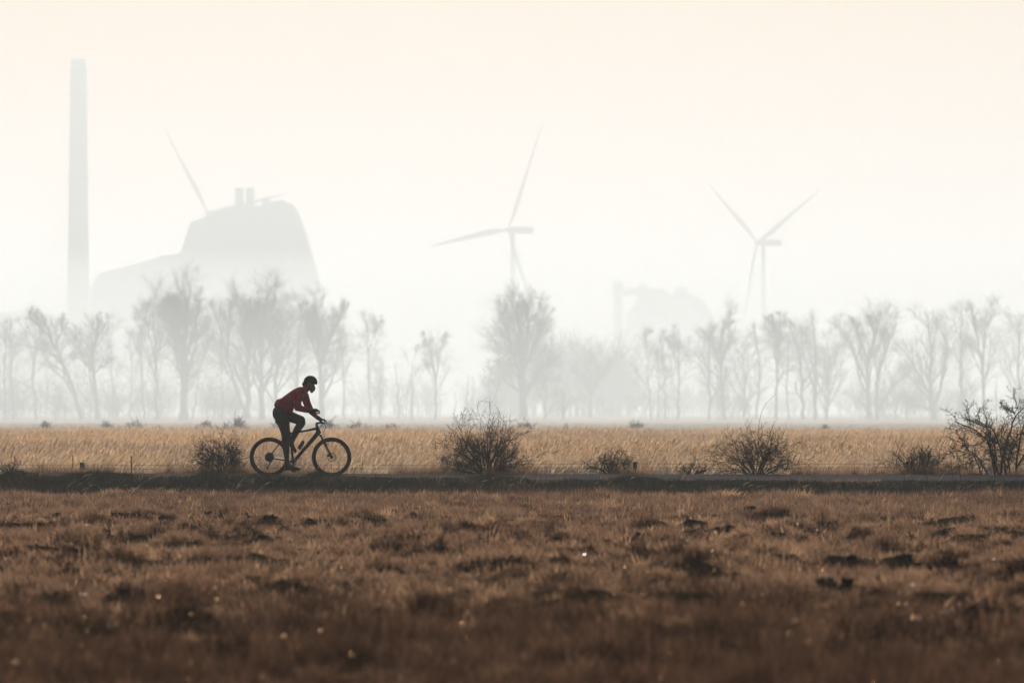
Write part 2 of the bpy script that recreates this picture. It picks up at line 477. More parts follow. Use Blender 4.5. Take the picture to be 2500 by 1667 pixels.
xa, zt = P7(1112, 980); xb, zb = P7(1196, 990)
Geo().tubes(np.array([[xa - 3, 5, zt - 1], [xb + 4, 5, zt - 1]]), np.array([2.2, 2.2]), 10).obj('duct', m_conc, dome)
sl = empty('slim_stack', (fx(1509, D2), D2, GZ), label='slim factory stack joined by a duct to the round-shouldered hall', cat='chimney')
hh = fz(690, D2) - GZ
rr = 11 * D2 / F
Geo().lathe([(rr, 0), (rr, hh)], n=28).obj('shaft', m_conc, sl, True)
Geo().lathe([(rr, hh - 6), (rr * 1.1, hh - 6), (rr * 1.1, hh + 0.5), (rr * 0.8, hh + 0.5)], n=28).obj('rim', m_conc, sl)

# low far-off building left of the tall chimney
lb = empty('low_factory', (fx(70, 3000), 3000, GZ), label='long low factory shed at the left edge beyond the trees', cat='building')
def PL(px, py): return (fx(px, 3000) - fx(70, 3000), fz(py, 3000) - GZ)
Geo().prism([(PL(150, 900)[0], 0), PL(150, 772), PL(95, 762), PL(30, 762), PL(-60, 775), (PL(-60, 900)[0], 0)], -20, 50).obj('hall', m_clad, lb)
Geo().box(PL(60, 0)[0], PL(80, 0)[0], -5, 5, PL(0, 768)[1], PL(0, 752)[1]).obj('roof_box', m_clad, lb)

# ---------------------------------------------------------------- TREES
m_bark = mat('bark', (0.060, 0.090, 0.078), 0.95, spec=0.1, noise=3, color2=(0.09, 0.12, 0.105))
m_twig = mat('twigs', (0.085, 0.105, 0.080), 0.9, spec=0.1)

def resample(P, K):
    P = np.asarray(P, float); d = np.r_[0, np.cumsum(np.linalg.norm(np.diff(P, axis=0), axis=1))]
    t_ = np.linspace(0, d[-1], K)
    return np.stack([np.interp(t_, d, P[:, i]) for i in range(3)], 1)

def grow(r, PP, PR, nch, t0, t1, lfun, ang, up, jit, K, rs=0.55, droop=0.0, flat=1.0, rmin=0.0):
    """children growing from the parent polylines PP (N,Kp,3); returns (M,K,3),(M,K)"""
    N, Kp, _ = PP.shape
    n = N * nch
    pi = np.repeat(np.arange(N), nch)
    t_ = t0 + (t1 - t0) * (np.tile(np.arange(nch), N) + r.random(n)) / nch
    f = t_ * (Kp - 1); i = np.minimum(f.astype(int), Kp - 2); w = (f - i)[:, None]
    base = PP[pi, i] * (1 - w) + PP[pi, i + 1] * w
    rad = (PR[pi, i] * (1 - w[:, 0]) + PR[pi, i + 1] * w[:, 0])
    dr = PP[pi, i + 1] - PP[pi, i]; dr /= np.linalg.norm(dr, axis=1, keepdims=True) + 1e-9
    rv = r.normal(size=(n, 3)); rv[:, 1] *= flat
    rv -= dr * (rv * dr).sum(1, keepdims=True); rv /= np.linalg.norm(rv, axis=1, keepdims=True) + 1e-9
    a = np.radians(ang * (0.7 + 0.6 * r.random(n)))[:, None]
    d = dr * np.cos(a) + rv * np.sin(a)
    plen = np.linalg.norm(np.diff(PP, axis=1), axis=2).sum(1)[pi]
    L = lfun(t_) * plen * (0.65 + 0.7 * r.random(n))
    out = np.empty((n, K, 3)); out[:, 0] = base
    for k in range(1, K):
        d = d + r.normal(size=(n, 3)) * jit + np.array([0, 0, up]) - np.array([0, 0, droop]) * (k / K)
        d /= np.linalg.norm(d, axis=1, keepdims=True)
        out[:, k] = out[:, k - 1] + d * (L / (K - 1))[:, None]
    R0 = np.maximum(rad * rs, rmin)
    R = R0[:, None] * np.linspace(1, 0.35, K)[None]
    return out, np.maximum(R, rmin)

def make_tree(name, seed, D, limbs, label, style='birch', group='bare trees beyond the marsh', dens=1.0):
    """limbs: list of (radius in m, [(px,py),...]); first is the trunk"""
    r = np.random.default_rng(seed)
    bx, by = limbs[0][1][0]
    o = at(bx, by, D); o.z = GZ
    root = empty(name, o, label=label, cat='tree', group=group)
    limbs = [(rd, [(x, BY - (BY - y) * (0.95 if style != 'snag' else 1)) for x, y in pp]) for rd, pp in limbs]
    ov = np.array([o.x, D, GZ])
    tr = Geo(); cr = Geo()
    main = []; mr = []
    KT = 12
    for i, (rad, pts) in enumerate(limbs):
        q = np.array([list(at(x, y, D)) for x, y in pts]) - ov
        if i == 0: q[0, 2] = -0.2
        depth = 0 if i == 0 else r.normal() * 1.6
        q[:, 1] = np.linspace(0, depth, len(q)) + r.normal(size=len(q)) * 0.1
        q = resample(q, KT)
        q[1:-1] += r.normal(size=(KT - 2, 3)) * 0.10
        rr_ = rad * 0.82 * np.linspace(1, 0.22, KT)
        if i == 0: rr_[0] *= 1.35
        main.append(q); mr.append(rr_)
    PM = np.stack(main); RM = np.stack(mr)
    tr.tubes(PM[:1], RM[:1], 7)
    if style != 'snag':
        tr.obj('trunk', m_bark, root, True)
        if len(PM) > 1:
            cr.tubes(PM[1:], RM[1:], 6)
        st = dict(birch=dict(n1=int(11 * dens), a1=32, l1=lambda t: 0.42 * (1.15 - t), t1=0.28, up=0.10, n2=6, n3=6, n4=int(5 * dens), dr=0.10, l2=0.6, l3=0.62),
                  willow=dict(n1=int(10 * dens), a1=30, l1=lambda t: 0.45 * (1.2 - t), t1=0.22, up=0.10, n2=6, n3=6, n4=int(5 * dens), dr=0.0, l2=0.6, l3=0.62),
                  dense=dict(n1=int(14 * dens), a1=34, l1=lambda t: 0.36 * (1.25 - 0.8 * t), t1=0.12, up=0.11, n2=6, n3=6, n4=int(6 * dens), dr=0.0, l2=0.62, l3=0.62),
                  bush=dict(n1=int(14 * dens), a1=38, l1=lambda t: 0.7 * (1.1 - 0.6 * t), t1=0.02, up=0.10, n2=6, n3=6, n4=int(5 * dens), dr=0.0, l2=0.5, l3=0.45))[style]
        A, AR = grow(r, PM, RM, st['n1'], st['t1'], 0.98, st['l1'], st['a1'], st['up'], 0.13, 7, 0.5, rmin=0.024)
        B, BR = grow(r, A, AR, st['n2'], 0.2, 1.0, lambda t: st['l2'] * (1.15 - 0.5 * t), 34, 0.07, 0.16, 5, 0.6, st['dr'], rmin=0.014)
        C, CR = grow(r, B, BR, st['n3'], 0.2, 1.0, lambda t: st['l3'] * (1.2 - 0.4 * t), 36, 0.05, 0.2, 3, 0.6, st['dr'] * 2, rmin=0.0095)
        cr.tubes(A, AR, 4, cap=False); cr.tubes(B, BR, 3, cap=False); cr.tubes(C, CR, 3, cap=False)
        E, ER = grow(r, C, CR, st['n4'], 0.1, 1.0, lambda t: 0.8 + 0 * t, 38, 0.03, 0.1, 2, 0.7, st['dr'] * 2, rmin=0.0075)
        cr.spikes(E[:, 0], E[:, 1], ER[:, 0] * 1.3)
        cr.obj('crown', m_twig, root)
    else:
        tr.obj('trunk', m_bark, root, True)
        A, AR = grow(r, PM[:1], RM[:1], 5, 0.4, 0.95, lambda t: 0.12 + 0 * t, 50, 0.1, 0.15, 3, 0.3, rmin=0.02)
        cr.tubes(A, AR, 3, cap=False); cr.obj('crown', m_twig, root)
    return root

BY = 1022
TR = [
 # name, D, style, dens, limbs, label
 ('birch_tree', 1000, 'birch', .9, [(.26, [(12, BY), (10, 900), (18, 768)])], 'slim bare tree cut by the left edge of the picture'),
 ('birch_tree', 990, 'birch', .8, [(.2, [(32, BY), (28, 880), (25, 785)])], 'second bare tree from the left edge, very thin'),
 ('birch_tree', 985, 'birch', .9, [(.25, [(90, BY), (80, 930), (80, 850), (50, 778)]), (.13, [(80, 900), (90, 830), (112, 770)])], 'thin crooked tree left of the tree that leans left'),
 ('willow_tree', 970, 'willow', 1., [(.5, [(203, BY), (178, 935), (152, 880), (128, 820), (100, 752)]), (.25, [(150, 880), (120, 850), (82, 838)]), (.28, [(128, 820), (85, 775), (70, 752)]), (.22, [(135, 838), (150, 800), (152, 762)])], 'bare tree leaning strongly to the left below the tall chimney'),
 ('willow_tree', 975, 'willow', 1., [(.55, [(240, BY), (226, 900), (228, 840), (262, 772)]), (.3, [(226, 900), (200, 860), (182, 795)]), (.28, [(228, 850), (236, 800), (240, 758)]), (.25, [(228, 905), (255, 885), (275, 872)]), (.2, [(226, 895), (195, 870), (170, 862)])], 'fork-limbed bare tree standing just right of the tree that leans left'),
 ('birch_tree', 1010, 'birch', .7, [(.16, [(277, BY), (274, 900), (272, 800)])], 'very thin birch right of the fork-limbed tree'),
 ('birch_tree', 1040, 'birch', .8, [(.18, [(318, BY), (322, 900), (315, 810)])], 'faint slender birch standing alone before the first dense clump'),
 ('birch_tree', 990, 'birch', .9, [(.22, [(352, BY), (345, 900), (343, 775)])], 'slender tree at the left border of the first dense clump'),
 ('alder_tree', 980, 'dense', .8, [(.34, [(385, BY), (378, 880), (372, 712)]), (.2, [(378, 880), (400, 800), (405, 715)]), (.16, [(378, 860), (362, 790), (358, 735)])], 'tall bare tree with a tuft top over the left side of the first dense clump'),
 ('willow_tree', 965, 'dense', 1.1, [(.9, [(448, BY), (450, 900), (452, 800), (455, 712)]), (.4, [(450, 900), (425, 800), (408, 730)]), (.4, [(452, 870), (478, 790), (490, 722)]), (.35, [(450, 860), (436, 780), (432, 712)])], 'broad thick-trunked tree in the middle of the first dense clump'),
 ('birch_tree', 960, 'birch', .6, [(.16, [(470, BY), (485, 920), (498, 830), (503, 770)])], 'thin stem leaning right out of the first dense clump'),
 ('willow_tree', 975, 'willow', .9, [(.42, [(600, BY), (580, 950), (558, 880), (545, 820), (520, 735)]), (.24, [(553, 860), (560, 790), (562, 722)]), (.2, [(556, 872), (520, 840), (505, 815)])], 'bare tree leaning left at the left edge of the second dense clump'),
 ('birch_tree', 1020, 'birch', .7, [(.16, [(540, BY), (542, 900), (540, 800)])], 'slim birch standing in the gap between two dense clumps'),
 ('alder_tree', 960, 'dense', 1.1, [(.55, [(606, BY), (604, 900), (600, 722)]), (.25, [(604, 870), (620, 780), (622, 718)])], 'first of the thick alders behind the cyclist, farthest left of them'),
 ('alder_tree', 968, 'dense', 1.2, [(.6, [(640, BY), (638, 900), (642, 718)]), (.28, [(638, 870), (622, 790), (615, 735)])], 'second thick alder behind the cyclist, in the darkest part of the clump'),
 ('alder_tree', 980, 'dense', 1.1, [(.5, [(672, BY), (676, 900), (684, 728)]), (.25, [(676, 870), (664, 800), (660, 726)])], 'third thick alder, rising above the rider\'s back'),
 ('alder_tree', 990, 'dense', .8, [(.36, [(722, BY), (726, 900), (735, 752)])], 'alder directly above the rider\'s helmet'),
 ('willow_tree', 962, 'dense', 1.2, [(.6, [(785, BY), (782, 900), (770, 738)]), (.34, [(782, 880), (812, 800), (835, 748)]), (.3, [(782, 880), (752, 800), (738, 748)])], 'broad round-topped tree just ahead of the rider'),
 ('birch_tree', 985, 'birch', .8, [(.2, [(842, BY), (838, 900), (826, 770)])], 'slim tree at the right border of the round-topped tree'),
 ('birch_tree', 975, 'birch', .8, [(.18, [(905, BY), (900, 900), (896, 762)]), (.1, [(900, 850), (915, 800), (932, 762)])], 'thin birch with clumped top between the round-topped tree and the small bush tree'),
 ('alder_sapling', 970, 'bush', .8, [(.2, [(930, BY), (930, 960), (932, 905)])], 'small bushy tree left of the first bare pole'),
 ('dead_trunk', 950, 'snag', 1, [(.22, [(975, BY), (972, 960), (965, 884)])], 'tall broken dead trunk right of the small bushy tree'),
 ('dead_trunk', 950, 'snag', 1, [(.24, [(1005, BY), (1006, 960), (1006, 898)])], 'upright dead trunk left of the twin-tufted birch'),
 ('birch_tree', 985, 'birch', .5, [(.1, [(988, BY), (998, 930), (1012, 860), (1016, 830)])], 'thin leaning sapling behind the upright dead trunk'),
 ('birch_tree', 955, 'birch', .8, [(.24, [(1063, BY), (1064, 930), (1070, 880), (1088, 800)]), (.16, [(1064, 920), (1052, 860), (1034, 805)]), (.1, [(1064, 930), (1045, 895), (1035, 870)])], 'open birch with two tufted tops standing alone left of centre'),
 ('dead_trunk', 950, 'snag', 1, [(.16, [(1110, BY), (1112, 980), (1113, 955)])], 'shortest dead stump right of the twin-tufted birch'),
 ('dead_trunk', 952, 'snag', 1, [(.2, [(1141, BY), (1143, 960), (1143, 915)])], 'left of the two dead poles standing close together above the big bush'),
 ('dead_trunk', 956, 'snag', 1, [(.17, [(1151, BY), (1153, 960), (1155, 918)])], 'right of the two dead poles standing close together above the big bush'),
 ('birch_tree', 960, 'birch', .7, [(.16, [(1193, BY), (1194, 940), (1195, 872)]), (.12, [(1193, 1010), (1215, 950), (1222, 920)])], 'thin dead-topped birch left of the large central tree'),
 ('willow_tree', 958, 'dense', 1.0, [(.85, [(1278, BY), (1276, 920), (1272, 830), (1262, 728)]), (.45, [(1276, 930), (1244, 830), (1222, 748)]), (.42, [(1276, 900), (1290, 800), (1286, 725)]), (.36, [(1278, 900), (1310, 820), (1332, 742)]), (.3, [(1278, 950), (1330, 890), (1358, 868)]), (.22, [(1278, 960), (1235, 930), (1215, 880)])], 'large dense tree in the centre of the tree line'),
 ('alder_sapling', 945, 'bush', 1., [(.24, [(1330, BY), (1334, 970), (1338, 905)])], 'bushy sapling at the right foot of the large central tree'),
 ('alder_sapling', 935, 'bush', .8, [(.2, [(1375, BY), (1374, 995), (1372, 968)])], 'lowest shrub tree right of the large central tree'),
 ('hawthorn_tree', 1250, 'dense', .9, [(.4, [(1441, BY - 2), (1441, 960), (1441, 872)]), (.3, [(1441, 960), (1410, 905), (1396, 885)]), (.3, [(1441, 960), (1470, 905), (1486, 885)])], 'pale round-crowned tree farther off, alone right of centre'),
 ('birch_tree', 985, 'birch', .9, [(.2, [(1592, BY), (1583, 950), (1576, 800)])], 'first birch right of the slim stack'),
 ('birch_tree', 990, 'birch', .8, [(.15, [(1606, BY), (1608, 930), (1606, 850)])], 'thin low birch in front of the round-shouldered hall'),
 ('birch_tree', 980, 'birch', .8, [(.2, [(1626, BY), (1622, 930), (1612, 800)])], 'third birch in front of the round-shouldered hall'),
 ('birch_tree', 975, 'birch', 1., [(.24, [(1655, BY), (1658, 920), (1656, 786)]), (.12, [(1658, 900), (1645, 850), (1630, 815)])], 'tallest birch in front of the round-shouldered hall'),
 ('alder_tree', 960, 'dense', .8, [(.32, [(1731, BY), (1733, 920), (1730, 815)])], 'alder left of the fan-topped tree'),
 ('willow_tree', 965, 'dense', .8, [(.42, [(1770, BY), (1760, 920), (1765, 765)]), (.2, [(1760, 900), (1745, 850), (1735, 800)]), (.18, [(1762, 880), (1778, 820), (1785, 770)])], 'fan-topped tree left of the right-hand turbine tower'),
 ('alder_sapling', 955, 'bush', 1., [(.24, [(1816, BY), (1818, 950), (1815, 860)])], 'bushy low tree just left of the right-hand turbine tower'),
 ('birch_tree', 970, 'birch', .7, [(.26, [(1847, BY), (1855, 900), (1848, 830), (1838, 782)])], 'slender trunk with a small tuft in front of the right-hand turbine tower'),
 ('alder_tree', 965, 'birch', 1.2, [(.36, [(1895, BY), (1896, 920), (1905, 758)]), (.16, [(1896, 900), (1890, 820), (1886, 755)])], 'tall tree with a dense square top right of the right-hand turbine'),
 ('birch_tree', 972, 'birch', .9, [(.2, [(1925, BY), (1920, 900), (1928, 770)])], 'second tree right of the right-hand turbine'),
 ('willow_tree', 960, 'dense', .8, [(.4, [(1962, BY), (1958, 930), (1950, 850), (1932, 800)])], 'thick low alder filling the clump left of the open gap'),
 ('alder_tree', 960, 'dense', .8, [(.4, [(1990, BY), (1992, 920), (1990, 790)])], 'alder with a spiky top left of the open gap'),
 ('alder_sapling', 950, 'bush', 1.2, [(.3, [(2018, BY), (2022, 950), (2026, 860)])], 'bushy sapling at the edge of the open gap'),
 ('willow_tree', 955, 'willow', 1., [(.55, [(2122, BY), (2120, 900), (2122, 860), (2140, 800), (2152, 745)]), (.32, [(2120, 940), (2095, 880), (2085, 830), (2040, 778)]), (.26, [(2122, 870), (2098, 820), (2082, 770)]), (.2, [(2140, 800), (2130, 775), (2122, 760)])], 'large V-limbed tree right of the open gap'),
 ('willow_tree', 960, 'willow', .9, [(.4, [(2140, BY), (2138, 940), (2155, 870), (2180, 800), (2188, 775)]), (.3, [(2142, 1000), (2180, 940), (2225, 890)]), (.2, [(2160, 860), (2160, 820), (2158, 795)])], 'limb-spreading tree leaning right, beside the V-limbed tree'),
 ('willow_tree', 958, 'dense', .8, [(.6, [(2282, BY), (2272, 930), (2274, 850), (2264, 780)]), (.35, [(2278, 980), (2250, 920), (2215, 860), (2195, 840)]), (.35, [(2285, 980), (2305, 900), (2312, 840), (2296, 785)]), (.25, [(2274, 1000), (2240, 990), (2200, 975)])], 'wide fan-shaped tree with several stems left of the hawthorn'),
 ('alder_tree', 970, 'dense', .7, [(.32, [(2350, BY), (2344, 900), (2348, 745)])], 'tall alder right of the wide fan-shaped tree'),
 ('alder_tree', 965, 'dense', .8, [(.38, [(2403, BY), (2398, 900), (2408, 738)]), (.18, [(2398, 880), (2385, 800), (2375, 745)])], 'tallest tree of the right-hand group, above the hawthorn'),
 ('dead_trunk', 950, 'snag', 1, [(.2, [(2432, BY), (2431, 960), (2434, 920)])], 'dead pole above the hawthorn at the right'),
 ('alder_tree', 965, 'dense', .8, [(.34, [(2493, BY), (2486, 900), (2490, 768)])], 'alder cut by the right edge of the picture'),
]
for i, (nm, D, st, dn, limbs, lab) in enumerate(TR):
    make_tree(nm, 100 + i, D, limbs, lab, st, dens=dn)

# undergrowth between the trunks: thin uncountable saplings
r = np.random.default_rng(5)
n = 760
dx = r.random(n)
pxs = -150 + 2800 * dx
keep = vnoise(pxs, pxs * 0, 90, 55) > 0.52
gap = ((pxs > 1380) & (pxs < 1560)) | ((pxs > 2040) & (pxs < 2095)) | ((pxs > 940) & (pxs < 1200))
keep &= ~gap | (r.random(n) < 0.12)
pxs = pxs[keep]; n = len(pxs)
Dq = 930 + 110 * r.random(n)
base = np.stack([(pxs - 1250) / F * Dq, Dq, np.full(n, GZ)], 1)
Hh = 2.2 + 5.0 * r.random(n) ** 1.5
P = np.stack([base + np.array([0, 0, 1.0]) * (Hh * k / 4)[:, None] + r.normal(size=(n, 3)) * 0.18 * k for k in range(5)], 1)
P[:, 0] = base
R = 0.05 * np.linspace(1, .3, 5)[None].repeat(n, 0)
g = Geo(); g.tubes(P, R, 3, cap=False)
A, AR = grow(r, P, R, 7, .15, 1, lambda t: .55 + 0 * t, 38, .08, .15, 3, .6, rmin=.018); g.tubes(A, AR, 3, cap=False)
B, BR = grow(r, A, AR, 6, .1, 1, lambda t: .6 + 0 * t, 40, .03, .1, 2, .7, rmin=.014); g.spikes(B[:, 0], B[:, 1], BR[:, 0] * 1.3)
tag(g.obj('undergrowth', m_twig), 'thicket of thin bare saplings between the trunks of the tree line', 'undergrowth', kind='stuff')

# far woods: faint masses behind the tree line
def woods(name, D, x0, x1, topf, n, label):
    r = np.random.default_rng(int(D))
    px = x0 + (x1 - x0) * r.random(n)
    top = topf(px)
    H = (HROW - top) / F * D + CAMZ
    g = Geo()
    Dd = D + r.random(n) * 60
    base = np.stack([(px - 1250) / F * Dd, Dd, np.full(n, GZ)], 1)
    P = np.stack([base + np.array([0, 0, 1.0]) * (H * (.8 + .2 * r.random(n)) * k / 3)[:, None] + r.normal(size=(n, 3)) * .3 * k for k in range(4)], 1)
    R = .22 * np.linspace(1, .3, 4)[None].repeat(n, 0)
    g.tubes(P, R, 3, cap=False)
    A, AR = grow(r, P, R, 8, .1, 1, lambda t: .5 + 0 * t, 36, .08, .15, 3, .5, rmin=.07); g.tubes(A, AR, 3, cap=False)
    B, BR = grow(r, A, AR, 6, .1, 1, lambda t: .55 + 0 * t, 40, .03, .1, 2, .7, rmin=.06); g.spikes(B[:, 0], B[:, 1], BR[:, 0] * 1.3)
    tag(g.obj(name, m_twig), label, 'woods', kind='stuff')
woods('distant_woods', 1500, 1180, 1540, lambda p: 868 + 60 * (np.abs(p - 1400) / 160) ** 2, 200, 'faint far-off wood showing between the central tree and the slim stack')
woods('distant_woods', 1700, -200, 2700, lambda p: 962 + 16 * np.sin(p / 90.0), 380, 'faint low belt of woods closing the horizon behind the tree line')
# ---------------------------------------------------------------- GRASS
def blades(r, n, spread, h0, h1, width, lean, bend, wind=(0.0, 0.0), g=None):
    g = g or Geo()
    a = r.random(n) * 2 * np.pi; q = spread * np.sqrt(r.random(n))
    b = np.stack([np.cos(a) * q, np.sin(a) * q, np.full(n, -0.01)], 1)
    H = h0 + (h1 - h0) * r.random(n)
    a2 = r.random(n) * 2 * np.pi
    ln = lean * r.random(n)
    d = np.stack([np.cos(a2) * np.sin(ln) + wind[0], np.sin(a2) * np.sin(ln) + wind[1], np.cos(ln)], 1)
    d /= np.linalg.norm(d, axis=1, keepdims=True)
    m = b + d * (H * 0.5)[:, None]
    d2 = d + np.stack([np.cos(a2) * bend + wind[0] * 1.5, np.sin(a2) * bend + wind[1], -bend * 0.7 * np.ones(n)], 1) * r.random((n, 1))
    d2 /= np.linalg.norm(d2, axis=1, keepdims=True)
    tp = m + d2 * (H * 0.5)[:, None]
    a3 = r.random(n) * np.pi
    w = np.stack([np.cos(a3), np.sin(a3), 0 * a3], 1) * (width * (0.6 + 0.8 * r.random(n)))[:, None] * 0.5
    V = np.stack([b - w, b + w, m + w * 0.8, m - w * 0.8, tp], 1)
    idx = np.arange(n * 5).reshape(n, 5)
    base = g.n
    g.add(V.reshape(-1, 3), idx[:, [0, 1, 2, 3]])
    g.f.append(idx[:, [3, 2, 4]] + base)
    return g, tp, d2

def plumes(g, r, tp, d, L0, L1, w):
    """seed heads: two crossed spindles at each stem tip"""
    n = len(tp); L = L0 + (L1 - L0) * r.random(n)
    for k in range(2):
        a3 = r.random(n) * np.pi + k * 1.57
        W = np.stack([np.cos(a3), np.sin(a3), 0 * a3], 1) * (w * (0.7 + 0.6 * r.random(n)))[:, None] * 0.5
        p0 = tp - d * (L * .35)[:, None]; p1 = tp + d * (L * .15)[:, None]; p2 = tp + (d + np.array([.25, 0, -.12])) * (L * .65)[:, None]
        V = np.stack([p0, p1 - W, p2, p1 + W], 1)
        idx = np.arange(n * 4).reshape(n, 4)
        g.add(V.reshape(-1, 3), idx)
    return g

def scatter(name, label, cat, pts, scale, sources, material, seed, tilt=0.12, kind='stuff', spin=None):
    """one object: its points carry clumps of real blades"""
    r = np.random.default_rng(seed)
    n = len(pts)
    me = bpy.data.meshes.new(name)
    me.vertices.add(n); me.vertices.foreach_set('co', np.asarray(pts, np.float32).ravel())
    a = me.attributes.new('turn', 'FLOAT_VECTOR', 'POINT')
    e = np.stack([r.normal(size=n) * tilt, r.normal(size=n) * tilt, r.random(n) * 0.9 * 2 * np.pi], 1)
    if spin is not None: e[:, 2] = r.normal(size=n) * spin
    a.data.foreach_set('vector', e.astype(np.float32).ravel())
    a = me.attributes.new('size', 'FLOAT', 'POINT'); a.data.foreach_set('value', np.asarray(scale, np.float32))
    a = me.attributes.new('pick', 'INT', 'POINT'); a.data.foreach_set('value', r.integers(0, len(sources), n).astype(np.int32))
    o = bpy.data.objects.new(name, me); COL.objects.link(o)
    c = bpy.data.collections.new(name + '_clumps')
    for i, s in enumerate(sources):
        me_ = s.mesh(name + '_clump'); me_.materials.append(material)
        so = bpy.data.objects.new(name + '_clump', me_); c.objects.link(so)
    ng = bpy.data.node_groups.new(name, 'GeometryNodeTree')
    ng.interface.new_socket('Geometry', in_out='INPUT', socket_type='NodeSocketGeometry')
    ng.interface.new_socket('Geometry', in_out='OUTPUT', socket_type='NodeSocketGeometry')
    N = ng.nodes.new; L = ng.links.new
    gi = N('NodeGroupInput'); go = N('NodeGroupOutput')
    ci = N('GeometryNodeCollectionInfo'); ci.inputs['Collection'].default_value = c
    ci.inputs['Separate Children'].default_value = True; ci.inputs['Reset Children'].default_value = True
    ip = N('GeometryNodeInstanceOnPoints'); ip.inputs['Pick Instance'].default_value = True
    def attr(nm, ty):
        k = N('GeometryNodeInputNamedAttribute'); k.data_type = ty; k.inputs['Name'].default_value = nm; return k.outputs['Attribute']
    m2p = N('GeometryNodeMeshToPoints')
    L(gi.outputs[0], m2p.inputs['Mesh']); L(m2p.outputs[0], ip.inputs['Points'])
    L(ci.outputs[0], ip.inputs['Instance'])
    L(attr('pick', 'INT'), ip.inputs['Instance Index'])
    er = N('FunctionNodeEulerToRotation'); L(attr('turn', 'FLOAT_VECTOR'), er.inputs[0]); L(er.outputs[0], ip.inputs['Rotation'])
    L(attr('size', 'FLOAT'), ip.inputs['Scale'])
    L(ip.outputs[0], go.inputs[0])
    md = o.modifiers.new('clumps', 'NODES'); md.node_group = ng
    me.materials.append(material)
    return tag(o, label, cat, kind=kind)

def wedge(r, n, y0, y1, margin=1.35, extra=1.5):
    """random points over the stretch of field between y0 and y1, wider than the view"""
    u = r.random(n); y = np.sqrt(y0 * y0 + u * (y1 * y1 - y0 * y0))
    x = (r.random(n) * 2 - 1) * (y * 0.09 * margin + extra)
    return x, y

m_short = leaf_mat('withered_grass', [(0.045, 0.020, 0.013), (0.24, 0.125, 0.075), (0.78, 0.49, 0.29), (0.085, 0.042, 0.027), (0.34, 0.18, 0.11)], trans=0.6, patch=(0.38, 0.225, 0.14), patch_scale=0.7, gloss=0.05)
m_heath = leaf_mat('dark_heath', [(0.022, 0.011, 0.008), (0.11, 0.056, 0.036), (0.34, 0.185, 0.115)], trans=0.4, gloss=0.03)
m_stem = leaf_mat('red_brown_stems', [(0.06, 0.028, 0.020), (0.17, 0.088, 0.060), (0.42, 0.26, 0.16)], trans=0.5, patch=(0.13, 0.07, 0.05), patch_scale=0.3, gloss=0.06)
m_reed = leaf_mat('golden_reed', [(0.78, 0.54, 0.33), (0.92, 0.70, 0.46), (0.86, 0.61, 0.40)], trans=0.72, patch=(0.72, 0.54, 0.39), patch_scale=0.05, gloss=0.06)
m_verge = leaf_mat('shade_toned_verge_grass', [(0.007, 0.024, 0.022), (0.014, 0.034, 0.028), (0.070, 0.050, 0.030), (0.015, 0.030, 0.024)], trans=0.3, patch=(0.030, 0.030, 0.020), patch_scale=0.8, gloss=0.03)  # very dark greens carry the shade of the bank in the colour
m_straw = leaf_mat('pale_straw', [(0.42, 0.31, 0.20), (0.55, 0.42, 0.27)], trans=0.5, gloss=0.03)

def S_of(x, y): return yfar(x) - y
def foot(x): return 12.4 + 3.4 * (vnoise(x, 0 * x, 1.3, 98) - 0.5) + 1.6 * (vnoise(x, 0 * x, 0.4, 198) - 0.5)

# short matted grass of the near field
r = np.random.default_rng(21)
src = [blades(r, 46, 0.10, 0.03, 0.11, 0.010, 1.15, 0.8, (0.12, 0))[0] for _ in range(5)] + [blades(r, 22, 0.09, 0.05, 0.15, 0.013, 0.8, 0.8, (0.2, 0))[0] for _ in range(3)]
x, y = wedge(r, 72000, 24, 101)
s = S_of(x, y)
fs = foot(x)
cl = vnoise(x, y * 0.8, 0.42, 13); c2 = vnoise(x, y * 0.6, 1.1, 14)
zone = sstep(36, 46, y) * sstep(78, 66, y)
bare = zone * sstep(0.5, 0.7, vnoise(x, y * 0.7, 0.5, 91)) * 0.9
rut = np.maximum(np.exp(-((y - 66) / 0.8) ** 2), np.exp(-((y - 60.5) / 0.6) ** 2)) * vnoise(x, y, 1.6, 92) * 1.3
keep = (s > fs + 3.2 * r.random(len(x)) - 0.9) & (r.random(len(x)) > np.maximum(bare, rut)) & (r.random(len(x)) < 0.45 + 0.55 * sstep(31, 38, y))
x, y = x[keep], y[keep]
z = height(x, y)
sc = (0.65 + 0.9 * vnoise(x, y, 0.8, 93)) * (0.6 + 0.7 * r.random(len(x))) * (1 - 0.30 * sstep(44, 30, y))
scatter('field_grass', 'short matted brown grass covering the near field', 'grass', np.stack([x, y, z], 1), sc, src, m_short, 22)

# taller reddish stems: far strip below the dyke and the blurred strip nearest the camera
src = [blades(r, 16, 0.13, 0.12, 0.30, 0.004, 0.45, 0.35, (0.22, 0))[0] for _ in range(6)]
x, y = wedge(r, 42000, 24, 101)
s = S_of(x, y)
w = sstep(70, 76, y) * (0.45 + 0.6 * (vnoise(x, y, 2.2, 94) > 0.45))
w = np.maximum(w, 0.05)
keep = (s > foot(x) + 3.0 * r.random(len(x)) - 1.0) & (r.random(len(x)) < w)
x, y = x[keep], y[keep]
sc = (0.45 + 0.75 * vnoise(x, y, 1.7, 95)) * np.where(y < 50, 0.8, 0.85)
scatter('tall_field_grass', 'taller reddish brown grass stems standing in the near field', 'grass', np.stack([x, y, height(x, y)], 1), sc, src, m_stem, 23)

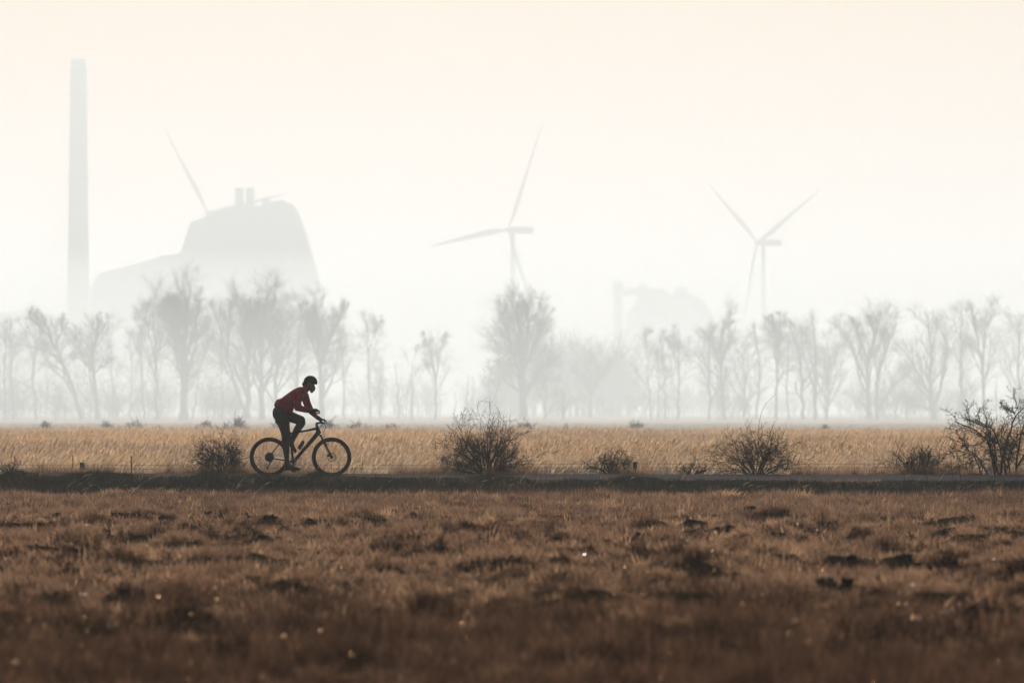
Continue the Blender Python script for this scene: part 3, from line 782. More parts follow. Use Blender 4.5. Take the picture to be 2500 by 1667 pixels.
# tussocks: raised cushions of longer grass
src = [blades(r, 130, 0.17, 0.08, 0.24, 0.012, 0.9, 0.9, (0.15, 0))[0] for _ in range(6)]
x, y = wedge(r, 11000, 30, 99)
s = S_of(x, y)
keep = (s > foot(x) + 1.0) & (vnoise(x, y * 0.6, 1.0, 191) > 0.5) & (r.random(len(x)) < 0.35 + 0.65 * sstep(75, 62, y))
x, y = x[keep], y[keep]
scatter('grass_tussocks', 'raised tussocks of longer withered grass in the near field', 'grass', np.stack([x, y, height(x, y)], 1), (0.4 + 0.75 * vnoise(x, y, 2.0, 192)) * (0.6 + 0.6 * r.random(len(x))) * (1 - 0.35 * sstep(48, 34, y)), src, m_short, 32, tilt=0.2)
# small dark clumps put in as the shade in gaps between the tufts
src = [blades(r, 60, 0.09, 0.05, 0.16, 0.011, 0.8, 0.7, (0.1, 0))[0] for _ in range(5)]
x, y = wedge(r, 15000, 31, 92)
keep = (S_of(x, y) > 14.5) & (vnoise(x, y * 0.5, 0.7, 291) > 0.58) & (r.random(len(x)) < 0.25 + 0.75 * sstep(78, 70, y)) & (y > 33)
x, y = x[keep], y[keep]
scatter('gap_shade_clumps', 'small dark blade clumps standing in for shaded gaps between the brown tufts', 'rushes', np.stack([x, y, height(x, y)], 1), 0.35 + 0.95 * r.random(len(x)) ** 1.8, src, m_heath, 35, tilt=0.25)
# dark heathy growth nearest the camera
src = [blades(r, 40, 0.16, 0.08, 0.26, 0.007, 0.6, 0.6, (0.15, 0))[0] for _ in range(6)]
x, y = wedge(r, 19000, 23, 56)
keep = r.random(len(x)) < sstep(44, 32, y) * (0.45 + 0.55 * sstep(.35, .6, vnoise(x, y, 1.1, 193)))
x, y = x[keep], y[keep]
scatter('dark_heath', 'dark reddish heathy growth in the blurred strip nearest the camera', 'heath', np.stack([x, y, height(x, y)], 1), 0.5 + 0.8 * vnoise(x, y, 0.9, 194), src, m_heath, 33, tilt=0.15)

# grass on the dyke face, its shade put into the dark green colour
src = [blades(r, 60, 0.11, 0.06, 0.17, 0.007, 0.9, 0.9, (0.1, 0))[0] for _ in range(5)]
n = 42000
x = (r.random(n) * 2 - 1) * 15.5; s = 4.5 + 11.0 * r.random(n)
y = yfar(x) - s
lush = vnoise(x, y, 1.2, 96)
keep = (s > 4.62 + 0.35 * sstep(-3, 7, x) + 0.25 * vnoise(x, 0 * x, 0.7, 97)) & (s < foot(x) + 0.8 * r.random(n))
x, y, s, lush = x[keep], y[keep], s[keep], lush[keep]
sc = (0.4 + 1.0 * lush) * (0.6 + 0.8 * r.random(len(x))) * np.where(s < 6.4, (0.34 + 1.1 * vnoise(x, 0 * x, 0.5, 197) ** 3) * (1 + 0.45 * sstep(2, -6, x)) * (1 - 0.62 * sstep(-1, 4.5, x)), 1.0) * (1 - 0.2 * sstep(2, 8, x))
scatter('dyke_grass', 'dark green grass on the bank below the road, shade put into its colour', 'grass', np.stack([x, y, height(x, y)], 1), sc, src, m_verge, 24)
# dry straw mixed in the verge
src = [blades(r, 9, 0.12, 0.10, 0.26, 0.004, 0.7, 0.5, (0.35, 0))[0] for _ in range(5)]
n = 9000
x = (r.random(n) * 2 - 1) * 15.5; s = 4.7 + 8.5 * r.random(n) ** 1.3
y = yfar(x) - s
keep = vnoise(x, y, 1.4, 99) > 0.30
x, y = x[keep], y[keep]
scatter('verge_straw', 'dry brown straw mixed into the grass of the road bank', 'grass', np.stack([x, y, height(x, y)], 1), (0.3 + 0.6 * r.random(len(x))) * (0.55 + 0.45 * sstep(4.6, 7, S_of(x, y))), src, m_short, 25)

# weeds and dead grass along the far edge of the road, growing into the bushes
src = [blades(r, 26, 0.14, 0.10, 0.36, 0.006, 0.7, 0.5, (0.25, 0))[0] for _ in range(5)]
n = 3200
x = (r.random(n) * 2 - 1) * 15.5; s = -0.12 - 1.2 * r.random(n) ** 1.5
y = yfar(x) - s
keep = vnoise(x, 0 * x, 0.8, 401) > 0.42
x, y = x[keep], y[keep]
scatter('roadside_weeds', 'brown dead weeds along the far edge of the road at the feet of the bushes', 'weeds', np.stack([x, y, height(x, y)], 1), (0.25 + 0.75 * r.random(len(x)) ** 1.5), src, m_short, 36, spin=0.6)

# long bent straws with seed heads, leaning to the right
gs = []
for _ in range(6):
    g, tp, d = blades(r, 1, 0.01, 0.40, 0.62, 0.008, 0.25, 0.1, (0.85, 0))
    gs.append(plumes(g, r, tp, d, 0.10, 0.20, 0.022))
x, y = wedge(r, 300, 72, 103)
keep = S_of(x, y) > 4.7
keep &= (r.random(len(x)) < np.where(S_of(x, y) < 9, 1, 0.25))
x, y = x[keep], y[keep]
scatter('bent_straws', 'single pale straws leaning right out of the road bank and field', 'grass', np.stack([x, y, height(x, y)], 1), 0.5 + 0.6 * r.random(len(x)), gs, m_straw, 26, tilt=0.05, spin=0.4)

# golden grass beyond the road
gs = []; stalks = []; gw = []
for _ in range(6):
    g, tp, d = blades(r, 16, 0.26, 0.44, 0.76, 0.005, 0.25, 0.25, (0.16, 0))
    gw.append(plumes(g, r, tp, d, 0.12, 0.24, 0.038))
for _ in range(8):
    g, tp, d = blades(r, 9, 0.20, 0.36, 0.76, 0.005, 0.22, 0.25, (0.24, 0))
    plumes(g, r, tp, d, 0.15, 0.28, 0.027)
    gs.append(g)
    stalks.append(blades(r, 26, 0.17, 0.18, 0.50, 0.008, 0.4, 0.4, (0.1, 0))[0])
x, y = wedge(r, 72000, 108.6, 300, 1.3, 3)
s = S_of(x, y)
gapn = sstep(0.36, 0.54, vnoise(x, y * 0.25, 2.6, 101))
near = sstep(119, 113, y); midgap = sstep(113, 118, y) * sstep(140, 126, y)
dens = near * (0.25 + 0.75 * vnoise(x, y, 0.9, 102)) + midgap * (0.35 + 0.5 * gapn) + sstep(124, 142, y) * (0.75 + 0.25 * gapn)
dens *= np.where(y < 125, 1.0, 0.9) * sstep(300, 200, y + 50 * (vnoise(x, y * .5, 9, 305) - .5)) ** 0.7
keep = (s < -0.55) & (r.random(len(x)) < dens)
x, y, s = x[keep], y[keep], s[keep]
sc = (0.75 + 0.45 * vnoise(x, y, 3.0, 103)) * (0.8 + 0.35 * r.random(len(x))) * np.where(y < 116, 0.50 + 0.40 * vnoise(x, y, 1.6, 105), np.where(y < 140, 0.55 + 0.22 * vnoise(x, y * .4, 3, 205), 0.84 - 0.08 * sstep(150, 240, y)))
sc *= (0.55 + 0.45 * sstep(-0.5, -3.0, s))
patchy = vnoise(x, y * .3, 5, 405)
sc = sc * (0.86 + 0.28 * patchy)
hd = (r.random(len(x)) < np.where(y < 116, 0.06 + 0.75 * sstep(.5, .62, vnoise(x, y * .5, 1.3, 201)), np.where(y < 136, 0.06 + .5 * sstep(.55, .7, vnoise(x, y * .5, 2.5, 202)), 0.0))) & (y < 136)
m_stalk = leaf_mat('grey_stalk', [(0.17, 0.125, 0.10), (0.27, 0.20, 0.15), (0.21, 0.155, 0.12)], trans=0.45, patch=(0.15, 0.125, 0.11), patch_scale=0.3, gloss=0.02)
scatter('golden_grass', 'waist-high golden grass with feathery seed heads beyond the road', 'grass', np.stack([x, y, height(x, y)], 1)[hd], sc[hd], gs, m_reed, 27, tilt=0.08, spin=0.5)
fh = (y >= 130) & (r.random(len(x)) < sstep(128, 144, y))
scatter('golden_grass_beyond', 'dense pale golden seed heads filling the field farther off', 'grass', np.stack([x, y, height(x, y)], 1)[fh], sc[fh], gw, m_reed, 34, tilt=0.08, spin=0.5)
scatter('grey_stalks', 'grey brown stalks and leaves standing between the golden seed heads', 'grass', np.stack([x, y, height(x, y)], 1), sc, stalks, m_stalk, 31, tilt=0.08, spin=0.5)
# sparse low cover in the grey strip beyond it
m_low = leaf_mat('grey_marsh_sedge', [(0.32, 0.30, 0.23), (0.40, 0.34, 0.25), (0.52, 0.41, 0.29)], trans=0.5, gloss=0.02)
src = [blades(r, 60, 0.6, 0.10, 0.34, 0.02, 0.6, 0.6, (0.1, 0))[0] for _ in range(4)]
x, y = wedge(r, 15000, 118, 620, 1.3, 5)
keep = (S_of(x, y) < -3) & (r.random(len(x)) < np.where(y < 270, 0.5, np.where(y < 400, .9, .3)))
x, y = x[keep], y[keep]
scatter('marsh_sedge', 'low grey sedge between the golden grass and the misty tree line', 'grass', np.stack([x, y, height(x, y)], 1), 0.6 + 0.6 * vnoise(x, y, 20, 106), src, m_low, 28)

# flat metallic chips added to throw glints of the low sun
m_glint = bpy.data.materials.new('glint_chip_metal'); m_glint.use_nodes = True
pb_ = m_glint.node_tree.nodes['Principled BSDF']
pb_.inputs['Base Color'].default_value = (0.85, 0.56, 0.33, 1); pb_.inputs['Roughness'].default_value = 0.40; pb_.inputs['Metallic'].default_value = 1.0
pb_.inputs['Specular Tint'].default_value = (1, 0.75, 0.5, 1)
r = np.random.default_rng(77)
sb = []
for k in range(4):
    g = Geo(); g.ball((0, 0, 0.05 + .03 * k), (0.0052, 0.0052, 0.0011), 10); sb.append(g)
x, y = wedge(r, 2400, 27, 92, 1.1, 0.3)
scatter('glint_chips', 'flat metallic chips added to the near field to throw sun glints', 'glint chips', np.stack([x, y, height(x, y) + 0.05], 1), (0.5 + 0.8 * r.random(len(x)) ** 3) * (1 + 0.5 * sstep(55, 35, y)), sb, m_glint, 29, tilt=0.13)

# clods of dark earth, also standing in for shadows under the tufts
m_clod = mat('dark_clod', (0.028, 0.019, 0.014), 0.98, spec=0.05, noise=14, color2=(0.05, 0.034, 0.024), bump=0.8, bump_scale=50)
cs = []
for k in range(6):
    g = Geo(); g.ball((0, 0, 0.02), (0.10, 0.09, 0.045), 18)
    v = g.v[0]; nn = np.array([mnoise.noise(Vector(q) * 14 + Vector((k * 7, 0, 0))) for q in v])
    g.v[0] = v * (1 + 0.95 * nn[:, None]); cs.append(g)
x, y = wedge(r, 6500, 33, 84, 1.3, 1)
keep = (vnoise(x, y * 0.6, 0.9, 111) > 0.60) | (np.abs(y - 66) < 0.8) & (r.random(len(x)) < .9) | (np.abs(y - 60.5) < .6)
x, y = x[keep], y[keep]
scatter('earth_clods', 'dark clods of earth between the tufts, also standing in for shadows under them', 'earth', np.stack([x, y, height(x, y)], 1), 0.22 + 0.70 * r.random(len(x)) ** 2.5, cs, m_clod, 30, tilt=0.3)

# ---------------------------------------------------------------- THORN BUSHES BY THE ROAD
m_thorn = mat('thorn_twigs', (0.045, 0.030, 0.026), 0.85, spec=0.2, noise=8, color2=(0.055, 0.04, 0.034))
def thorn_bush(seed, px, D, w, h, label, stems=26, n1=7, n2=6, n3=4, shoots=(), name='thorn_bush', tilt=0.0, r0=0.011, group='bare thorn bushes beside the road'):
    r = np.random.default_rng(seed)
    o = at(px, 0, D); o.z = float(height(np.array([o.x]), np.array([D]))[0])
    root = empty(name, o, label=label, cat='bush', group=group)
    K = 9
    a = r.random(stems) * 2 * np.pi
    u = (np.arange(stems) + r.random(stems)) / stems * 2 - 1
    b = np.stack([u * w * 0.10, r.normal(size=stems) * w * 0.05, np.full(stems, -0.02)], 1)
    el = (1 - np.abs(u) ** 1.3 * 0.88) * np.pi / 2 * (0.85 + 0.2 * r.random(stems))
    d = np.stack([np.sign(u) * np.cos(el) + tilt, r.normal(size=stems) * 0.35, np.sin(el)], 1)
    d /= np.linalg.norm(d, axis=1, keepdims=True)
    env = 1 / np.sqrt((d[:, 0] / (w * 0.5)) ** 2 + (d[:, 1] / (w * 0.45)) ** 2 + (d[:, 2] / h) ** 2)
    L = env * (0.6 + 0.45 * r.random(stems))
    P = np.empty((stems, K, 3)); P[:, 0] = b; L = L * (0.82 + 0.36 * r.random(stems))
    dd = d.copy(); dd[:, 2] += 0.35
    for k in range(1, K):
        dd = dd + r.normal(size=(stems, 3)) * 0.16 - np.array([0, 0, 0.07]) + d * 0.12
        dd /= np.linalg.norm(dd, axis=1, keepdims=True)
        P[:, k] = P[:, k - 1] + dd * (L / (K - 1))[:, None]
    R = (r0 * (0.7 + 0.6 * r.random(stems)))[:, None] * np.linspace(1, 0.3, K)[None]
    g = Geo(); g.tubes(P, R, 5, cap=False)
    for sh in shoots:
        q = np.array([list(at(x, y, D)) for x, y in sh]) - np.array(o)
        q = resample(q, 10); g.tubes(q[None], np.linspace(0.006, 0.0018, 10)[None], 4)
    g.obj('stems', m_thorn, root)
    t = Geo()
    A, AR = grow(r, P, R, n1, 0.18, 1.0, lambda t_: 0.55 * (1.1 - 0.5 * t_), 48, 0.05, 0.26, 7, 0.6, rmin=0.0032)
    B, BR = grow(r, A, AR, n2, 0.1, 1.0, lambda t_: 0.5 + 0 * t_, 50, 0.03, 0.28, 5, 0.7, rmin=0.0026)
    C, CR = grow(r, B, BR, n3, 0.1, 1.0, lambda t_: 0.45 + 0 * t_, 52, 0.0, 0.2, 2, 0.8, rmin=0.002)
    for q in (A, B, C): q[..., 2] = np.maximum(q[..., 2], 0.0)
    t.tubes(A, AR, 3, cap=False); t.tubes(B, BR, 3, cap=False); t.spikes(C[:, 0], C[:, 1], CR[:, 0] * 1.2)
    t.obj('twigs', m_thorn, root)
    return root
M = 1 / 131.0
def DB(px, back=0.8):                        # just beyond the far edge of the road
    d = 108.0
    for _ in range(8): d = float(yfar((px - 1250) / F * d)) + back
    return d
thorn_bush(1, 544, DB(546, .7), 138 * M, 108 * M, 'bare thorn bush just behind the rear wheel of the bicycle', 26, n3=3, shoots=[[(545, 1140), (560, 1080), (575, 1029)], [(540, 1140), (550, 1085), (523, 1032)], [(530, 1130), (505, 1080), (493, 1051)], [(520, 1130), (522, 1060), (520, 1043)], [(560, 1120), (590, 1075), (606, 1051)]])
thorn_bush(2, 1187, DB(1187, .6), 218 * M, 150 * M, 'biggest rounded thorn bush, in the middle of the roadside', 40, 7, 6, 3, shoots=[[(1180, 1130), (1172, 1030), (1188, 991)], [(1190, 1120), (1176, 1040), (1157, 1007)], [(1190, 1120), (1190, 1030), (1207, 1005)], [(1210, 1120), (1225, 1060), (1232, 1026)], [(1215, 1120), (1240, 1060), (1246, 1030)]], r0=0.013)
thorn_bush(3, 1495, DB(1495, .7), 120 * M, 66 * M, 'small thorn bush against the fence post right of the biggest bush', 18, 6, 5, 4, shoots=[[(1500, 1150), (1490, 1120), (1492, 1092)], [(1500, 1150), (1540, 1110), (1563, 1112)]])
thorn_bush(4, 1848, DB(1848, .6), 195 * M, 116 * M, 'rounded thorn bush with one very long arching shoot above it', 28, 7, 5, 4, shoots=[[(1860, 1120), (1850, 1070), (1852, 1040), (1856, 1015), (1868, 985), (1893, 963)], [(1860, 1110), (1850, 1075), (1823, 1033)], [(1870, 1100), (1880, 1060), (1886, 1037)], [(1870, 1100), (1900, 1070), (1898, 1047)], [(1840, 1100), (1815, 1060), (1805, 1045)]], r0=0.012)
thorn_bush(5, 1690, DB(1690, .7), 90 * M, 34 * M, 'low scrubby thorn tangle between the pale plumes and the bush with the arching shoot', 9, 6, 5, 3, shoots=[[(1710, 1140), (1700, 1118), (1683, 1102)]])
thorn_bush(6, 2245, DB(2245, .7), 185 * M, 62 * M, 'low spreading thorn bush with tall straight shoots left of the hawthorn', 24, 7, 5, 4, shoots=[[(2240, 1150), (2205, 1110), (2190, 1085), (2176, 1062)], [(2250, 1150), (2252, 1110), (2248, 1074)], [(2260, 1150), (2290, 1110), (2310, 1066)], [(2190, 1150), (2187, 1110), (2200, 1062)], [(2270, 1150), (2300, 1110), (2322, 1088)]])
thorn_bush(7, 24, DB(24, .6), 62 * M, 66 * M, 'small thorn sprig by the road at the left edge', 7, 4, 4, 3, shoots=[[(27, 1150), (27, 1115), (36, 1092)]])
# verge sapling stems in front of the road at the right
for i, (sh, lab) in enumerate([([(2355, 1215), (2345, 1165), (2338, 1120), (2325, 1065), (2317, 1031)], 'tallest leafless shoot standing in front of the road left of the hawthorn'),
                              ([(2330, 1200), (2324, 1150), (2321, 1105), (2319, 1083)], 'shorter leafless shoot beside the tallest one left of the hawthorn'),
                              ([(2209, 1190), (2207, 1150), (2187, 1120), (2187, 1102)], 'lone leafless shoot in front of the low spreading bush'),
                              ([(2268, 1185), (2258, 1150), (2250, 1120), (2249, 1095)], 'leafless shoot in front of the middle of the low spreading bush')]):
    D = 101.5
    o = at(sh[0][0], sh[0][1], D); o.z = float(height(np.array([o.x]), np.array([D]))[0])
    rt = empty('bramble_shoot', o, label=lab, cat='shoot', group='leafless shoots on the road bank')
    q = resample(np.array([list(at(x, y, D)) for x, y in sh]) - np.array(o), 10); q[0, 2] = -0.03
    g = Geo(); g.tubes(q[None], np.linspace(0.0055, 0.002, 10)[None], 5); g.obj('stem', m_thorn, rt)
    rr_ = np.random.default_rng(300 + i)
    A, AR = grow(rr_, q[None], np.linspace(0.0055, 0.002, 10)[None], 9, .25, .9, lambda t: .06 + 0 * t, 45, .0, .1, 2, .6, rmin=.002)
    g = Geo(); g.spikes(A[:, 0], A[:, 1], AR[:, 0]); tag(g.obj('side_twigs', m_thorn, rt), kind='stuff')

# large hawthorn at the right edge
def hawthorn():
    D = DB(2455, 0.5)
    o = at(2455, 0, D); o.z = float(height(np.array([o.x]), np.array([D]))[0])
    root = empty('hawthorn', o, label='large dark knotty hawthorn running off the right edge behind the road', cat='bush', group='bare thorn bushes beside the road')
    r = np.random.default_rng(41)
    L = [(0.032, [(2440, 1168), (2452, 1100), (2466, 1040), (2480, 1008), (2503, 986)]),
         (0.030, [(2440, 1165), (2420, 1090), (2400, 1060), (2370, 1040), (2338, 1028)]),
         (0.030, [(2430, 1165), (2410, 1080), (2418, 1060), (2390, 1035), (2350, 1022)]),
         (0.028, [(2460, 1165), (2440, 1085), (2428, 1050), (2400, 1035), (2376, 1023)]),
         (0.024, [(2415, 1168), (2390, 1120), (2360, 1092), (2335, 1075)]),
         (0.022, [(2410, 1168), (2370, 1150), (2345, 1135), (2325, 1145)]),
         (0.030, [(2480, 1168), (2486, 1100), (2498, 1050), (2514, 1015), (2532, 990)]),
         (0.030, [(2470, 1168), (2500, 1110), (2530, 1060), (2560, 1020)]),
         (0.030, [(2500, 1168), (2540, 1110), (2580, 1060), (2610, 1040)]),
         (0.020, [(2478, 1010), (2460, 1000), (2443, 988)]),
         (0.020, [(2400, 1168), (2375, 1110), (2345, 1100), (2320, 1102)]),
         (0.022, [(2430, 1168), (2432, 1120), (2430, 1080), (2415, 1070)]),
         (0.022, [(2470, 1168), (2460, 1120), (2472, 1080), (2490, 1060)]),
         (0.022, [(2450, 1168), (2470, 1100), (2440, 1060), (2445, 1035)])]
    K = 11; P = []; R = []
    for k, (rad, pts) in enumerate(L):
        q = resample(np.array([list(at(x, y, D)) for x, y in pts]) - np.array(o), K)
        q[:, 1] = np.linspace(0, r.normal() * 0.35, K); q[1:-1] += r.normal(size=(K - 2, 3)) * 0.012
        P.append(q); R.append(rad * np.linspace(1, .35, K))
    P = np.stack(P); R = np.stack(R) * 0.75
    Geo().tubes(P[:1], R[:1], 8).obj('trunk', m_thorn, root, True)
    Geo().tubes(P[1:], R[1:], 6).obj('limbs', m_thorn, root, True)
    t = Geo()
    A, AR = grow(r, P, R, 12, .15, 1, lambda t_: .31 * (1.1 - .4 * t_), 50, .04, .22, 7, .5, rmin=.0045)
    B, BR = grow(r, A, AR, 8, .1, 1, lambda t_: .42 + 0 * t_, 52, .03, .28, 5, .7, rmin=.0034)
    C, CR = grow(r, B, BR, 4, .1, 1, lambda t_: .32 + 0 * t_, 58, .0, .2, 2, .9, rmin=.0028)
    for q in (A, B, C): q[..., 2] = np.maximum(q[..., 2], 0.0)
    t.tubes(A, AR, 4, cap=False); t.tubes(B, BR, 3, cap=False); t.spikes(C[:, 0], C[:, 1], CR[:, 0] * 1.3)
    t.obj('twigs', m_thorn, root)
    bd = Geo()
    for q in C[::11, 1]: bd.ball(q, 0.009, 6)
    tag(bd.obj('buds', m_thorn, root), kind='stuff')
hawthorn()

# dark low shrubs far out in the marsh
FS = [(110, 1040, 26, 14, 330, 'tiny dark shrub far out on the marsh at the left'), (262, 1040, 22, 14, 340, 'small dark shrub on the marsh, second from the left'),
      (330, 1040, 52, 16, 330, 'broad low shrub on the marsh, third from the left'), (500, 1040, 44, 14, 340, 'low shrub on the marsh above the bush by the rear wheel'),
      (575, 1040, 60, 26, 320, 'shrub with a pointed top on the marsh behind the rider\'s back'), (680, 1042, 40, 22, 320, 'shrub on the marsh hidden partly by the rider\'s legs'),
      (800, 1046, 70, 26, 300, 'dark shrub on the marsh just right of the handlebar'), (872, 1048, 60, 22, 300, 'wider shrub on the marsh right of the one by the handlebar'), (958, 1048, 40, 16, 300, 'low shrub on the marsh between the bicycle and the biggest bush'),
      (1281, 1046, 44, 24, 300, 'dark round shrub on the marsh right of the biggest thorn bush'), (1552, 1044, 50, 18, 310, 'flat dark shrub on the marsh above the fence post'),
      (2015, 1050, 24, 14, 300, 'lone dark shrub on the marsh at the right'), (1385, 1046, 20, 10, 310, 'smallest shrub on the marsh right of the dark round one')]
for i, (px, by, w, h, D, lab) in enumerate(FS):
    r = np.random.default_rng(500 + i)
    k = D / F; o = at(px, by, D); o.z = -0.27
    root = empty('marsh_shrub', o, label=lab, cat='shrub', group='low dark shrubs far out on the marsh')
    n = 34; W = w * k * 0.5; H = h * k + (CAMZ + 0.27 - (by - HROW) * k) * 1.0
    u = r.random(n) * 2 - 1
    K = 5
    P = np.empty((n, K, 3)); P[:, 0] = np.stack([u * W * .4, r.normal(size=n) * W * .2, 0 * u], 1)
    H *= 0.84
    tipz = H * np.sqrt(np.maximum(0.15, 1 - u ** 2)) * (.75 + .3 * r.random(n))
    tip = np.stack([u * W + r.normal(size=n) * .1, r.normal(size=n) * W * .5, tipz], 1)
    for q in range(1, K): P[:, q] = P[:, 0] + (tip - P[:, 0]) * (q / (K - 1)) + r.normal(size=(n, 3)) * .04
    R = .02 * np.linspace(1, .4, K)[None].repeat(n, 0)
    g = Geo(); g.tubes(P, R, 3, cap=False); g.obj('stems', m_thorn, root)
    g = Geo(); A, AR = grow(r, P, R, 6, .15, 1, lambda t: .28 + 0 * t, 45, .05, .2, 4, .6, rmin=.012); g.tubes(A, AR, 3, cap=False)
    B, BR = grow(r, A, AR, 6, .1, 1, lambda t: .5 + 0 * t, 45, .0, .2, 2, .7, rmin=.009); g.spikes(B[:, 0], B[:, 1], BR[:, 0] * 1.3)
    g.obj('twigs', m_thorn, root)

# ---------------------------------------------------------------- FENCE, POLES, PLUMES
m_post = mat('weathered_post', (0.055, 0.048, 0.042), 0.9, noise=25, color2=(0.03, 0.027, 0.024), bump=0.4)
m_wire = mat('rusty_wire', (0.09, 0.07, 0.06), 0.5, metal=0.6)
m_steel = mat('galvanised_tube', (0.62, 0.62, 0.60), 0.4, metal=0.4)
fence = empty('wire_fence', (0, DB(1250, 1.15), -0.1), label='low wire fence on short wooden posts along the far side of the road', cat='fence')
def fz_at(px, D, py): return CAMZ + (HROW - py) / F * D
posts = [(200, 1129, 0.045), (1551, 1127, 0.045), (-460, 1130, .045), (2215, 1126, 0.03), (2890, 1126, .045)]
def fbase(px):
    D = DB(px, 1.15); x = (px - 1250) / F * D
    return x, D, float(height(np.array([x]), np.array([D]))[0])
fo = fence.location
for px, ty, rr in posts:
    x, D, zb = fbase(px)
    zt = fz_at(px, D, ty)
    ln = 0.03 if px == 200 else 0.0
    g = Geo()
    g.tubes(np.array([[x + ln, D, zb - 0.05], [x + ln * .5, D, (zb + zt) / 2], [x, D, zt - 0.01], [x, D, zt]]) - np.array(fo), np.array([rr, rr * 1.02, rr * .98, rr * .85]), 9)
    g.obj('post', m_post, fence, True)
px = np.arange(-460, 2891, 50.0)
for dy in (3.5, 13.0):
    pts = []
    for p_ in px:
        D = DB(p_, 1.12); q = at(p_, 1131.5 + dy - 2.5 * (p_ > 1200), D)
        pts.append([q.x, q.y, q.z + 0.006 * math.sin(p_ / 107.0)])
    pts = np.array(pts) - np.array(fo)
    Geo().tubes(pts[None], np.full((1, len(pts)), 0.0032), 5).obj('wire', m_wire, fence)

def pole(px, topy, D, rad, m, name, label, cat, lean=0.0, group=None):
    x = (px - 1250) / F * D; zb = float(height(np.array([x]), np.array([D]))[0]); zt = CAMZ + (HROW - topy) / F * D
    o = empty(name, (x, D, zb), label=label, cat=cat, group=group)
    Geo().tubes(np.array([[lean, 0, -0.05], [lean / 2, 0, (zt - zb) / 2], [0, 0, zt - zb - .012]]), np.array([rad, rad, rad]), 8).obj('shaft', m, o, True)
    Geo().tubes(np.array([[0, 0, zt - zb - .012], [0, 0, zt - zb]]), np.array([rad * 1.25, rad * 1.1]), 8).obj('cap', m, o, True)
pole(2420, 1115, DB(2420, .25), 0.010, m_steel, 'marker_pole', 'thin pale metal rod upright at the road edge in front of the hawthorn', 'pole')
pole(178, 1112, DB(178, 1.6), 0.008, m_post, 'thin_stake', 'thin dark stake just left of the left wooden fence post', 'stake', group='thin stakes along the fence')
pole(321, 1113, DB(321, 1.3), 0.011, m_post, 'thin_stake', 'thin dark stake standing between the left fence post and the rear-wheel bush', 'stake', group='thin stakes along the fence')

def plume(px, by, ty, D, label, w=0.06, lean=0.03):
    o = at(px, by, D); o.z = float(height(np.array([o.x]), np.array([D]))[0])
    zt = at(px, ty, D).z - o.z
    root = empty('reed_plume', o, label=label, cat='reed', group='pale fluffy reed plumes at the road edge')
    Geo().tubes(np.array([[0, 0, -.02], [lean * .4, 0, zt * .5], [lean, 0, zt * .8]]), np.array([.004, .0035, .003]), 5).obj('stalk', m_straw, root)
    r = np.random.default_rng(int(px * 7))
    n = 90; t_ = r.random(n)
    P0 = np.stack([lean * (.6 + .4 * t_), 0 * t_, zt * (.45 + .5 * t_)], 1)
    d = r.normal(size=(n, 3)); d[:, 2] = np.abs(d[:, 2]) + .6; d /= np.linalg.norm(d, axis=1, keepdims=True)
    Geo().spikes(P0, P0 + d * (w * (.5 + .7 * r.random(n)) * (1.1 - .5 * t_))[:, None], np.full(n, .0035)).obj('plume_head', m_straw, root)
plume(1659, 1172, 1150, 102.5, 'left of the two small pale plumes standing at the near road edge', .05)
plume(1672, 1182, 1147, 102.0, 'right of the two small pale plumes standing at the near road edge', .055)
plume(1686, 1158, 1133, DB(1686, .5), 'wider pale plume just beyond the road, above the two small ones', .10)

# ---------------------------------------------------------------- MIST
m_haze = volume_mat('haze', HAZE_DENSITY)
hz = Geo(); hz.box(-7000, 7000, -1000, 9000, -1.6, 230)
tag(hz.obj('haze', m_haze), 'pale morning haze filling the whole air', kind='stuff')
def mist(name, cx, cy, rx, ry, h, dens, label):
    g = Geo()
    n, k = 96, 24
    th = np.linspace(np.pi / 2, 0.004, k)
    a = np.arange(n) * 2 * np.pi / n
    V = np.stack([np.sin(th)[:, None] * np.cos(a) * rx, np.sin(th)[:, None] * np.sin(a) * ry, np.repeat((np.cos(th) * h)[:, None], n, 1)], -1)
    V = np.concatenate([V[:1] - np.array([0, 0, 1.0]), V])
    idx = np.arange((k + 1) * n).reshape(k + 1, n)
    g.add(V.reshape(-1, 3) + np.array([cx, cy, -0.4]), np.stack([idx[:-1], np.roll(idx, -1, 1)[:-1], np.roll(idx, -1, 1)[1:], idx[1:]], -1).reshape(-1, 4))
    g.f.append(idx[:1, ::-1]); g.f.append(idx[-1:, :])
    tag(g.obj(name, volume_mat(name, dens), smooth=False), label, 'mist', kind='stuff')
MIST1 = 0.00098; MIST2 = 0.0003
MIST3 = 0.0004
mist('mist_bank', 0, 560, 900, 385, 13, MIST1, 'low white mist lying over the marsh before the trees')
mist('mist_bank', 0, 2100, 3200, 950, 205, MIST2, 'deep white mist rising between the trees and the power station')
mist('mist_bank', 0, 2080, 2600, 900, 55, MIST3, 'low dense mist lying at the foot of the power station and turbines')
# ---------------------------------------------------------------- BICYCLE AND RIDER
PXM = F / D0 * (1720 / 340.0)      # enlarged-photo pixels per metre at the cyclist
BX = (560 + 740 / (1720 / 340.0) - 1250) / F * D0
BZ = float(height(np.array([BX]), np.array([D0]))[0]) + 0.016
GY = 1442.0                        # row of the road in the enlarged photo
def C(cx, cy, y=0.0): return np.array([(cx - 740) / PXM, y, (GY - cy) / PXM])

